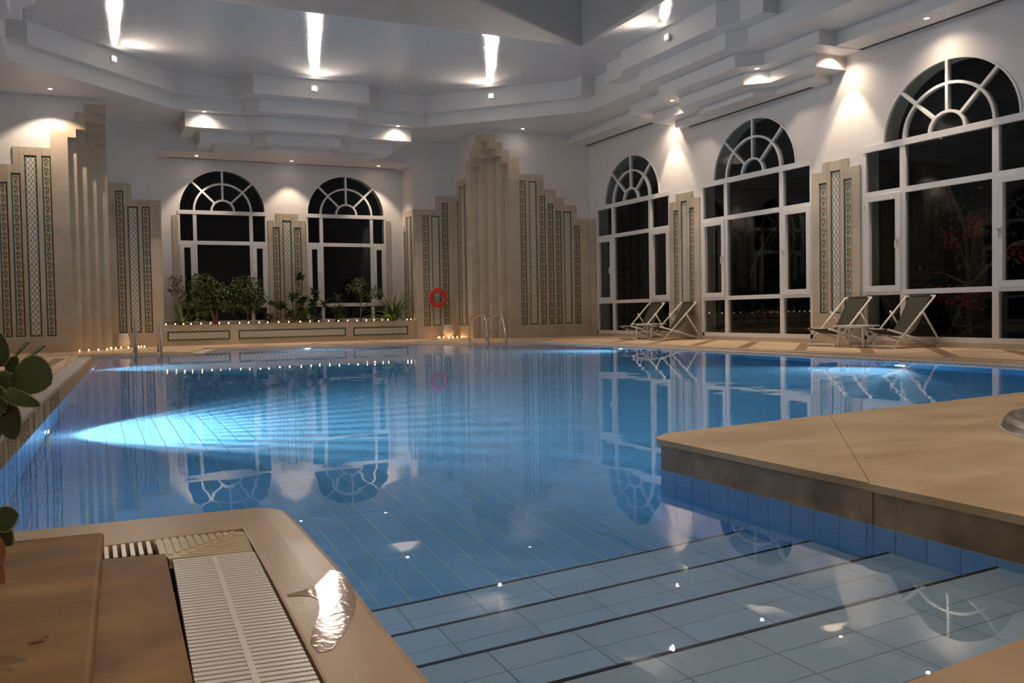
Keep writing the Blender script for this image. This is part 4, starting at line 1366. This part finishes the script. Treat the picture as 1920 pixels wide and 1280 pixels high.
# ------------------------------------------------------------------ deck chairs and tables
def deck_chair(x, y, rz, label):
    """sling chair; local -x is the front, local y the width"""
    r_ = empty('deck_chair', (x, y, 0), rz)
    tag(r_, label, 'deck chair', 'deck chairs along the right wall')
    W, R = 0.285, 0.0155
    P = M['frame_paint']
    A0, A1 = Vector((-0.45, 0, 0.02)), Vector((0.36, 0, 0.79))      # long back rails
    B0, B1 = Vector((-0.50, 0, 0.285)), Vector((0.45, 0, 0.035))    # seat rails
    K = A0.lerp(A1, 0.66)
    for s in (-1, 1):
        off = Vector((0, s * W, 0))
        MB().tube([A0 + off, A1 + off], R, 8).build('back_rail', P, r_)
        off2 = Vector((0, s * (W - 0.05), 0))
        MB().tube([B0 + off2, B1 + off2], R, 8).build('seat_rail', P, r_)
        off3 = Vector((0, s * (W + 0.035), 0))
        MB().tube([K + off3 + Vector((-0.02, 0, 0.035)), Vector((0.44, 0, 0.05)) + off3], R * 0.95, 8).build('prop', P, r_)
        MB().tube([K + Vector((0, s * (W - 0.03), 0)), K + Vector((0, s * (W + 0.055), 0))], 0.009, 8).build('pivot', P, r_)
        MB().box(-0.47, -0.43, s * W - 0.02, s * W + 0.02, 0, 0.03).build('foot', P, r_)
        MB().box(0.40, 0.47, s * (W - 0.01) - 0.02, s * (W - 0.01) + 0.02, 0, 0.045).build('foot', P, r_)
    MB().tube([A0 + Vector((0, -W, 0)), A0 + Vector((0, W, 0))], R, 8).build('cross_bar', P, r_)
    MB().tube([A1 + Vector((0, -W, -0.004)), A1 + Vector((0, W, -0.004))], R, 8).build('top_bar', P, r_)
    MB().tube([B0 + Vector((0, -W + .05, 0)), B0 + Vector((0, W - .05, 0))], R, 8).build('front_bar', P, r_)
    MB().tube([B1 + Vector((0, -W + .0, 0)), B1 + Vector((0, W, 0))], R, 8).build('cross_bar', P, r_)
    for xx, zz in ((0.30, 0.06), (0.22, 0.085)):
        MB().tube([Vector((xx, -W + .04, zz)), Vector((xx, W - .04, zz))], R * 0.8, 8).build('notch_bar', P, r_)
    # sling: hangs from the top bar to the front bar
    c = [A1 + Vector((0.0, 0, 0.014)), A1 + Vector((-0.02, 0, -0.02)), Vector((0.22, 0, 0.55)), Vector((0.08, 0, 0.33)), Vector((-0.06, 0, 0.215)), Vector((-0.22, 0, 0.205)), Vector((-0.38, 0, 0.245)), B0 + Vector((0.02, 0, 0.012)), B0 + Vector((-0.014, 0, 0.006)), B0 + Vector((-0.012, 0, -0.014))]
    fine = []
    for i in range(len(c) - 1):
        p0, p1, p2, p3 = c[max(i - 1, 0)], c[i], c[i + 1], c[min(i + 2, len(c) - 1)]
        for k in range(5):
            t_ = k / 5
            fine.append(0.5 * ((2 * p1) + (p2 - p0) * t_ + (2 * p0 - 5 * p1 + 4 * p2 - p3) * t_ ** 2 + (3 * p1 - p0 - 3 * p2 + p3) * t_ ** 3))
    fine.append(c[-1])
    m_ = MB(); vs = []; fs = []
    ny = 7
    for i, p_ in enumerate(fine):
        f_ = i / (len(fine) - 1)
        wv = 0.215
        for k in range(ny):
            yy = -wv + 2 * wv * k / (ny - 1)
            sag = -0.012 * math.sin(PI * f_) * (1 - (yy / wv) ** 2)
            vs.append((p_.x - sag * 0.5, yy, p_.z + sag))
    nv = len(vs)
    for i in range(len(fine) - 1):
        for k in range(ny - 1):
            fs.append((i * ny + k, (i + 1) * ny + k, (i + 1) * ny + k + 1, i * ny + k + 1))
    m_.add(vs, fs, True)
    so = m_.build('sling', M['canvas'], r_)
    md = so.modifiers.new('cloth', 'SOLIDIFY'); md.thickness = 0.004
    m_ = MB(); m_.tube([A1 + Vector((0, -0.2, -0.002)), A1 + Vector((0, 0.2, -0.002))], 0.022, 10).build('head_hem', M['canvas'], r_)
    return r_
deck_chair(11.28, 17.03, 0.05, 'olive sling deck chair farthest along the right wall')
deck_chair(11.28, 15.86, -0.06, 'olive sling deck chair in front of the far tiled pier')
deck_chair(11.27, 11.13, -0.02, 'olive sling deck chair in front of the near tiled pier')
deck_chair(11.30, 9.93, -0.07, 'olive sling deck chair in front of the near window, closest of four')

def side_table(x, y, rz, label):
    r_ = empty('side_table', (x, y, 0), rz)
    tag(r_, label, 'table', 'white side tables between deck chairs')
    a = 0.28
    pts = []
    for sx, sy, a0 in ((1, 1, 0), (-1, 1, PI / 2), (-1, -1, PI), (1, -1, 1.5 * PI)):
        for k in range(5):
            an = a0 + PI / 2 * k / 4
            pts.append((sx * (a - 0.06) + 0.06 * math.cos(an), sy * (a - 0.06) + 0.06 * math.sin(an)))
    MB().prism(pts, 0.325, 0.345).build('table_top', M['white'], r_)
    MB().box(-0.2, 0.2, -0.2, 0.2, 0.305, 0.325).build('apron', M['white'], r_)
    for sx in (-1, 1):
        for sy in (-1, 1):
            m_ = MB(); m_.beam((sx * 0.19, sy * 0.19, 0.31), (sx * 0.20, sy * 0.20, 0.0), 0.035, 0.035, (0, 1, 0)); m_.build('leg', M['white'], r_)
side_table(10.95, 10.52, 0.35, 'low white side table between the two near deck chairs')
side_table(11.02, 16.43, 0.35, 'low white side table between the two far deck chairs')

# ------------------------------------------------------------------ plants in the planter
def leaf_quad(m_, p, d, nrm, L, wd):
    d = d.normalized(); s = d.cross(nrm)
    if s.length < 1e-3: s = d.cross(Vector((1, 0, 0)))
    s.normalize(); n_ = s.cross(d)
    a = p; e = p + d * L
    m1 = p + d * L * 0.35 + s * wd / 2 + n_ * 0.05 * L; m2 = p + d * L * 0.35 - s * wd / 2 + n_ * 0.05 * L
    k1 = p + d * L * 0.7 + s * wd * 0.36; k2 = p + d * L * 0.7 - s * wd * 0.36
    c1 = p + d * L * 0.5 - n_ * 0.02 * L
    m_.add([a, m1, k1, e, k2, m2, c1], [(0, 1, 6), (1, 2, 6), (2, 3, 6), (3, 4, 6), (4, 5, 6), (5, 0, 6)])
def rnd(s=1.0):
    return Vector((random.uniform(-s, s), random.uniform(-s, s), random.uniform(-s, s)))
def ficus(x, y, stems, blobs, nleaf, label, lsize=0.075, mat='leaf1'):
    """stems: list of polylines with radius; blobs: (dx,dy,z,rx,ry,rz) crown volumes"""
    z0 = 0.42
    r_ = empty('ficus_tree', (x, y, z0)); tag(r_, label, 'tree', 'plants in the planter')
    for pts, r in stems:
        n = len(pts)
        MB().tube([(a, b, c_) for a, b, c_ in pts], [r * (1 - 0.6 * i / (n - 1)) for i in range(n)], 7).build('trunk', M['bark'], r_)
    m_ = MB(); tw = MB()
    tot = sum(b[3] * b[4] * b[5] for b in blobs)
    for (bx, by, bz, rx, ry, rz) in blobs:
        for k in range(max(6, int(nleaf * rx * ry * rz / tot))):
            u = rnd()
            while u.length > 1 or u.length < 0.2: u = rnd()
            p_ = Vector((bx + u.x * rx, by + u.y * ry, bz + u.z * rz))
            d = Vector((u.x * 0.7, u.y * 0.7, -0.55)) + rnd(0.7)
            leaf_quad(m_, p_, d, Vector((0, 0, 1)) + rnd(0.6), lsize * random.uniform(0.7, 1.25), lsize * 0.5)
        for k in range(5):
            u = rnd(0.8)
            tw.tube([(bx, by, bz - rz * 0.7), (bx + u.x * rx * 0.5, by + u.y * ry * 0.5, bz), (bx + u.x * rx, by + u.y * ry, bz + abs(u.z) * rz)], [0.008, 0.006, 0.003], 5)
    m_.build('foliage', M[mat], r_)['kind'] = 'stuff'
    tw.build('twigs', M['bark'], r_)['kind'] = 'stuff'
    return r_
ficus(2.68, 22.50, [([(0.02, 0, 0), (-0.02, 0, .25), (-0.16, 0, .6), (-0.28, 0, 1.0)], .035), ([(0.04, 0, 0), (0.05, 0, .3), (0.06, 0, .7), (-0.02, 0, 1.1)], .03), ([(0, .02, 0), (-0.10, 0, .4), (-0.42, 0, .75)], .022)],
      [(-0.25, 0, 1.02, .34, .28, .30), (0.02, 0, .78, .42, .3, .32), (-0.42, 0, .72, .36, .26, .34), (0.22, 0, .55, .30, .25, .25), (-0.25, 0, .35, .30, .2, .2)], 2600, 'bushy ficus tree, taller of two before the left alcove window')
ficus(3.40, 22.52, [([(0.05, 0, 0), (0.05, 0, .35), (0.02, 0, .7)], .022), ([(0.03, 0, .3), (-0.08, 0, .6)], .014)],
      [(0.0, 0, .92, .42, .3, .34), (0.22, 0, .66, .30, .25, .28), (-0.22, 0, .70, .34, .25, .28), (0.05, 0, .5, .32, .2, .2)], 1900, 'rounded ficus tree on a thin stem, right of the tall bushy ficus')
ficus(1.93, 22.35, [([(0.25, 0.1, 0), (0.12, 0.05, .5), (-0.05, 0, .95)], .014)], [(-0.12, 0, 1.08, .20, .18, .20), (-0.22, 0, .88, .14, .14, .14), (0.02, 0, .82, .10, .1, .16)], 85, 'sparse leafy branch reaching over the left planter end', 0.085)
ficus(6.26, 22.55, [([(0.02, 0, 0), (0.02, 0, .5), (0.03, 0, .9), (0.0, 0, 1.15)], .02), ([(0.02, 0, .3), (0.30, 0, .62), (0.42, 0, .85)], .013)],
      [(0.02, 0, 1.0, .22, .2, .22), (-0.14, 0, .92, .22, .2, .18), (0.42, 0, .80, .22, .2, .22), (0.06, 0, .75, .16, .16, .16)], 420, 'thin-stemmed young tree before the right alcove window', 0.07)
# rosette-leaved shrubs
def rosette_shrub(x, y, tops, label, L=0.21):
    r_ = empty('rosette_shrub', (x, y, 0.42)); tag(r_, label, 'shrub', 'plants in the planter')
    lm = MB()
    for (tx, ty, tz, n) in tops:
        MB().tube([(tx * 0.15, ty * 0.15, 0), (tx * 0.6, ty * 0.6, tz * 0.55), (tx, ty, tz)], [0.012, 0.010, 0.008], 6).build('stem', M['bark'], r_)
        n = int(n * 1.7)
        for k in range(n):
            a = k * 2.399
            e = random.uniform(-0.6, 0.9)
            d = Vector((math.cos(a), math.sin(a), e))
            leaf_quad(lm, Vector((tx, ty, tz - 0.16 * k / n)), d, Vector((0, 0, 1)), L * random.uniform(0.7, 1.2), L * 0.44)
    lm.build('foliage', M['leaf2'], r_)['kind'] = 'stuff'
rosette_shrub(4.50, 22.45, [(0.22, 0, 1.25, 16), (0.05, 0, .78, 18), (0.30, 0.05, .72, 18), (-0.22, 0, .55, 16), (-0.45, 0, .62, 14), (-0.05, -.05, .35, 16), (0.22, -.05, .38, 16), (-0.55, 0, .28, 10)], 'tall shrub of leaf rosettes before the central pilaster')
rosette_shrub(5.08, 22.42, [(0.0, 0, .85, 16), (-0.05, 0, .60, 18), (0.26, 0.05, .58, 12), (-0.30, 0, .22, 18), (-0.12, -.04, .36, 18), (0.05, 0, .2, 14)], 'medium shrub of leaf rosettes left of the right alcove window')
rosette_shrub(5.66, 22.45, [(0.02, 0, .70, 14), (0.08, 0, .48, 14), (-0.12, 0, .42, 12), (0.0, 0, .22, 14), (0.15, 0, .2, 10)], 'small shrub of leaf rosettes below the right alcove window', 0.16)
# strap-leaved plants: every blade its own piece
def strap_plant(x, y, n, L, label, lean=0.0, seed=1):
    rs = random.Random(seed)
    r_ = empty('strap_leaf_plant', (x, y, 0.42)); tag(r_, label, 'plant', 'plants in the planter')
    for k in range(n):
        a = k * 2.399 + rs.uniform(-.3, .3)
        el = rs.uniform(0.55, 1.45)
        l = L * rs.uniform(0.65, 1.1)
        wd = 0.058 * rs.uniform(0.8, 1.2)
        h = Vector((math.cos(a), math.sin(a) * 0.7, 0)); h.normalize()
        s = Vector((-h.y, h.x, 0))
        vs, fs = [], []
        for i in range(8):
            f_ = i / 7
            up_ = math.sin(el) * f_ - (0.45 + 0.45 * (1.3 - el)) * f_ * f_ * 0.75
            p_ = h * (math.cos(el) * l * f_ + 0.25 * l * f_ * f_ * (el > 0.9)) + Vector((lean * f_ * 0.1, 0, max(up_ * l, -0.1) + 0.02))
            ww = wd * (0.6 + 0.8 * f_ if f_ < 0.4 else (1 - f_) / 0.6 * 0.92 + 0.02)
            vs += [p_ + s * ww / 2 + Vector((0, 0, 0.008)), p_, p_ - s * ww / 2 + Vector((0, 0, 0.008))]
        for i in range(7):
            fs += [(i * 3, i * 3 + 1, i * 3 + 4, i * 3 + 3), (i * 3 + 1, i * 3 + 2, i * 3 + 5, i * 3 + 4)]
        m_ = MB(); m_.add(vs, fs, True); m_.build('leaf', M['leaf3'], r_)
strap_plant(1.92, 22.32, 26, 1.0, 'strap-leaved plant at the left end of the planter', seed=3)
strap_plant(7.05, 22.26, 70, 1.22, 'arching strap-leaved plant at the right end of the planter', seed=5)

# ------------------------------------------------------------------ succulent at the left edge of the view
suc = empty('succulent_plant', (-0.36, 1.62, 0.03))
tag(suc, 'dark green succulent with paddle leaves and toothed margins at left', 'plant')
pot = MB().lathe([(0.0, 0.0), (0.09, 0.0), (0.12, 0.16), (0.128, 0.17), (0.112, 0.17), (0.108, 0.15), (0.0, 0.15)], 28)
pot.build('pot', M['dry'], suc)
def succ_leaf(p, d, nrm, L, wd, cup=0.12, mat='succulent', teeth=True, twist=0.0):
    """p is given in world coordinates"""
    p = Vector(p) - Vector((-0.36, 1.62, 0.03))
    d = Vector(d).normalized(); nrm = Vector(nrm)
    s = d.cross(nrm).normalized(); n_ = s.cross(d)
    NL, NW = 16, 8
    vs, fs = [], []
    def prof(f_):
        return 0.10 + 0.90 * math.sin(PI * min(1, f_ ** 0.75)) ** 0.62 if f_ < 0.985 else 0.10
    for side in (1, -1):
        for i in range(NL + 1):
            f_ = i / NL
            hw = wd / 2 * prof(f_)
            for k in range(NW + 1):
                q_ = -1 + 2 * k / NW
                edge = abs(q_) > 0.99
                scal = 1 + (0.06 * math.sin(i * PI) if edge else 0) + (0.018 * ((i % 2) * 2 - 1) if edge and teeth else 0)
                thick = 0.0035 * (1 - q_ * q_) * (1 - 0.7 * f_)
                bend = cup * L * (f_ ** 2) * 0.6 + cup * 0.5 * wd * (q_ * q_) * 0.5
                vs.append(p + d * (L * f_) + s * (hw * q_ * scal) + n_ * (bend + side * thick) + s * twist * f_ * f_ * L)
    n1 = (NL + 1) * (NW + 1)
    for i in range(NL):
        for k in range(NW):
            a = i * (NW + 1) + k
            fs.append((a, a + 1, a + NW + 2, a + NW + 1))
            fs.append((n1 + a, n1 + a + NW + 1, n1 + a + NW + 2, n1 + a + 1))
    m_ = MB(); m_.add(vs, fs, True)
    lo = m_.build('leaf', M[mat], suc)
    if teeth:
        t_ = MB()
        for i in range(2, NL + 1):
            f_ = (i - 0.5) / NL
            for q_ in (-1, 1):
                hw = wd / 2 * prof(f_)
                c_ = p + d * (L * f_) + s * (hw * q_ * 1.01) + n_ * (cup * L * f_ ** 2 * 0.6 + cup * 0.25 * wd) + s * twist * f_ * f_ * L
                e = c_ + s * q_ * 0.0028 + d * 0.0012
                t_.add([c_ - d * 0.0018, c_ + d * 0.0018, e, c_ + n_ * 0.0015], [(0, 1, 2), (0, 2, 3), (1, 3, 2), (0, 3, 1)])
        t_.build('margin_teeth', M['succ_edge'], lo)
# viewer's right / up / away, used only to lay the stems out round the pot
sr, sa = Vector((0.905, -0.425, 0)), Vector((0.424, 0.905, 0))
su = Vector((0, 0, 1))
stem0 = Vector((-0.36, 1.62, 0.18))
def stem(pts, r=0.008):
    MB().tube([Vector(q_) - Vector((-0.36, 1.62, 0.03)) for q_ in pts], [r, r, r * 0.8, r * 0.7][:len(pts)], 8).build('stem', M['succulent'], suc)
H1 = Vector((-0.118, 1.64, 0.548))
stem([stem0, (-0.30, 1.66, 0.40), (-0.19, 1.65, 0.52), H1 + sr * -0.02])
stem([stem0, (-0.27, 1.58, 0.33), (-0.20, 1.60, 0.42), H1 + sr * -0.03 + su * -0.05])
def at1(dr, du, da=0.0):
    return H1 + sr * dr + su * du + sa * da
succ_leaf(at1(0.000, 0.024, 0.010), sr * 0.92 + su * -0.42, sa * -0.9 + su * 0.35, 0.064, 0.066, 0.10)      # big paddle
succ_leaf(at1(-0.040, 0.028, 0.015), sr * 0.20 + su * 0.95, sa * -1 + sr * -0.2, 0.058, 0.056, 0.05)        # upper left
succ_leaf(at1(-0.050, 0.036, -0.03), sr * 0.62 + su * -0.55, sa * -1 + su * 0.2, 0.056, 0.060, 0.15)        # round one in front
succ_leaf(at1(-0.030, 0.018, 0.0), sr * 0.60 + su * -0.85, sa * -0.9 + sr * 0.4, 0.060, 0.042, 0.15)
succ_leaf(at1(-0.012, -0.010, -0.01), sr * 0.80 + su * -0.42, sa * -0.8 + su * 0.7, 0.070, 0.024, 0.38)     # hooked tip
succ_leaf(at1(-0.040, -0.005, -0.01), sr * 0.55 + su * -0.8, sa * -1, 0.052, 0.050, 0.1)
succ_leaf(at1(-0.022, -0.025, 0.0), sr * 0.35 + su * -0.9, sa * -1 + sr * 0.2, 0.068, 0.042, 0.1)
succ_leaf(at1(-0.050, -0.040, 0.01), sr * 0.30 + su * -1, sa * -1, 0.056, 0.046, 0.15)
succ_leaf(at1(-0.020, 0.020, 0.02), sr * 0.30 + su * 0.30, sa * -1 + su * 0.5, 0.030, 0.026, 0.1)
succ_leaf(at1(-0.09, 0.03, 0.01), sr * -0.6 + su * 0.6, sa * -1, 0.08, 0.07, 0.1)
for a0, a1 in (((-0.018, 0.030), (0.012, 0.066)), ((-0.004, 0.026), (0.040, 0.060))):   # flower spikes
    p0, p1 = at1(a0[0], a0[1], 0.02) - Vector((-0.36, 1.62, 0.03)), at1(a1[0], a1[1], 0.03) - Vector((-0.36, 1.62, 0.03))
    sp_ = MB().tube([p0, p0.lerp(p1, .5), p1], [0.0022, 0.002, 0.0012], 6)
    for k in range(9):
        c_ = p0.lerp(p1, 0.25 + 0.085 * k)
        for q_ in (-1, 1):
            sp_.tube([c_, c_ + sr * q_ * 0.0045 + su * 0.003], [0.0014, 0.0008], 5)
    sp_.build('flower_spike', M['leaf3'], suc)
H2 = Vector((-0.150, 1.66, 0.325))
stem([stem0, (-0.28, 1.64, 0.26), H2 + Vector((-0.03, 0, 0))])
succ_leaf(H2, sr * 0.5 + su * 0.15, sa * -1 + su * 0.3, 0.040, 0.040, 0.1)
succ_leaf(H2 + Vector((0.0, 0, -0.005)), sr * 0.5 + su * -0.6, sa * -1, 0.042, 0.030, 0.1)
succ_leaf(H2 + Vector((-0.005, 0, -0.02)), sr * 0.35 + su * -0.95, sa * -1, 0.05, 0.028, 0.2, 'dry', False)
succ_leaf(H2 + Vector((-0.008, 0, -0.055)), sr * 0.45 + su * -0.8, sa * -1, 0.05, 0.022, 0.3, 'dry', False)
succ_leaf(H2 + Vector((-0.012, 0, -0.075)), sr * 0.2 + su * -1, sa * -1 + sr * .3, 0.05, 0.020, 0.2, 'dry', False)
# fallen leaf on the upper slab
vs, fs = [], []
for i in range(9):
    f_ = i / 8
    hw = 0.009 * math.sin(PI * f_) ** 0.8
    c_ = Vector((0.036 * (f_ - 0.5), 0.004 * (f_ - 0.5), 0.003 + 0.006 * f_ * f_))
    vs += [c_ + Vector((0, hw, 0.002)), c_, c_ - Vector((0, hw, -0.002))]
for i in range(8):
    fs += [(i * 3, i * 3 + 1, i * 3 + 4, i * 3 + 3), (i * 3 + 1, i * 3 + 2, i * 3 + 5, i * 3 + 4)]
m_ = MB(); m_.add(vs, fs, True)
o = m_.build('fallen_leaf', M['dry']); o.location = (-0.112, 1.935, 0.03); o.rotation_euler = (0, 0, -0.15)
tag(o, 'small dry leaf lying on the brown upper slab', 'leaf')

# ------------------------------------------------------------------ garden outside the windows
o = MB().box(XR + 0.34, XR + 14, -6, 34, -0.3, -0.05).build('floor_garden', M['night_ground'])
structure(o, 'dark garden ground beyond the right windows', 'ground')
o = MB().box(-6, XR + 14, YB + 0.34, 34, -0.3, -0.05).build('floor_garden', M['night_ground'])
structure(o, 'dark garden ground beyond the alcove windows', 'ground')
def bougainvillea(x, y, spots, label):
    r_ = empty('flowering_shrub', (x, y, -0.05)); tag(r_, label, 'shrub')
    MB().tube([(0, 0, 0), (0.1, 0.1, 0.9), (-0.1, 0.0, 1.9), (-0.3, 0.2, 2.7)], [0.05, 0.04, 0.03, 0.015], 7).build('trunk', M['bark'], r_)
    lm = MB(); fm = MB()
    for (dx, dy, dz, n) in spots:
        MB().tube([(0, 0, 1.0), (dx * 0.5, dy * 0.5, dz * 0.7 + 0.4), (dx, dy, dz)], [0.02, 0.014, 0.008], 6).build('branch', M['bark'], r_)
        for k in range(n):
            u = rnd(0.16)
            leaf_quad(fm, Vector((dx, dy, dz)) + u, rnd(), Vector((-1, 0, 0.3)), 0.06, 0.05)
        for k in range(30):
            u = rnd(0.45)
            leaf_quad(lm, Vector((dx, dy, dz + 0.15)) + u, rnd() + Vector((0, 0, -.3)), Vector((-1, 0, 0.3)), 0.10, 0.045)
    lm.build('foliage', M['leaf2'], r_)['kind'] = 'stuff'
    fm.build('blossoms', M['flower'], r_)['kind'] = 'stuff'
bougainvillea(12.9, 10.0, [(0, 0.35, 1.75, 70), (0, -0.1, 1.95, 70), (0.1, -0.85, 1.45, 60), (0, 0.55, 0.85, 40), (0, 0.05, 0.78, 70), (-0.1, -1.6, 1.75, 60), (0, 1.1, 1.2, 20)], 'red-flowering shrub in the dark outside the near window')
def palm(x, y, h, label, n=13, seed=2):
    rs = random.Random(seed)
    r_ = empty('palm_tree', (x, y, -0.05)); tag(r_, label, 'tree')
    MB().tube([(0, 0, 0), (0.03, 0, h * 0.5), (0, 0.05, h)], [0.12, 0.10, 0.09], 9).build('trunk', M['bark'], r_)
    for k in range(n):
        a = 2 * PI * k / n + rs.uniform(-.2, .2)
        el = rs.uniform(0.1, 1.0)
        m_ = MB()
        pts = []
        for i in range(9):
            f_ = i / 8
            pts.append(Vector((math.cos(a) * 1.3 * f_ * math.cos(el * 0.6), math.sin(a) * 1.3 * f_ * math.cos(el * 0.6), h + 1.1 * f_ * math.sin(el) - 1.5 * f_ * f_)))
        m_.tube(pts, [0.012 - 0.0012 * i for i in range(9)], 5)
        for i in range(1, 9):
            d = (pts[i] - pts[i - 1]).normalized()
            for q_ in (-1, 1):
                for e in (0.0, 0.5):
                    p_ = pts[i - 1].lerp(pts[i], e)
                    s_ = d.cross(Vector((0, 0, 1))).normalized() * q_
                    leaf_quad(m_, p_, d * 0.6 + s_ + Vector((0, 0, -0.7)), Vector((0, 0, 1)), 0.42, 0.03)
        m_.build('frond', M['palm'], r_)
palm(13.6, 14.2, 2.7, 'palm in the dark outside the middle right window', seed=2)
palm(13.9, 17.6, 3.2, 'palm in the dark outside the far right window', 11, 4)
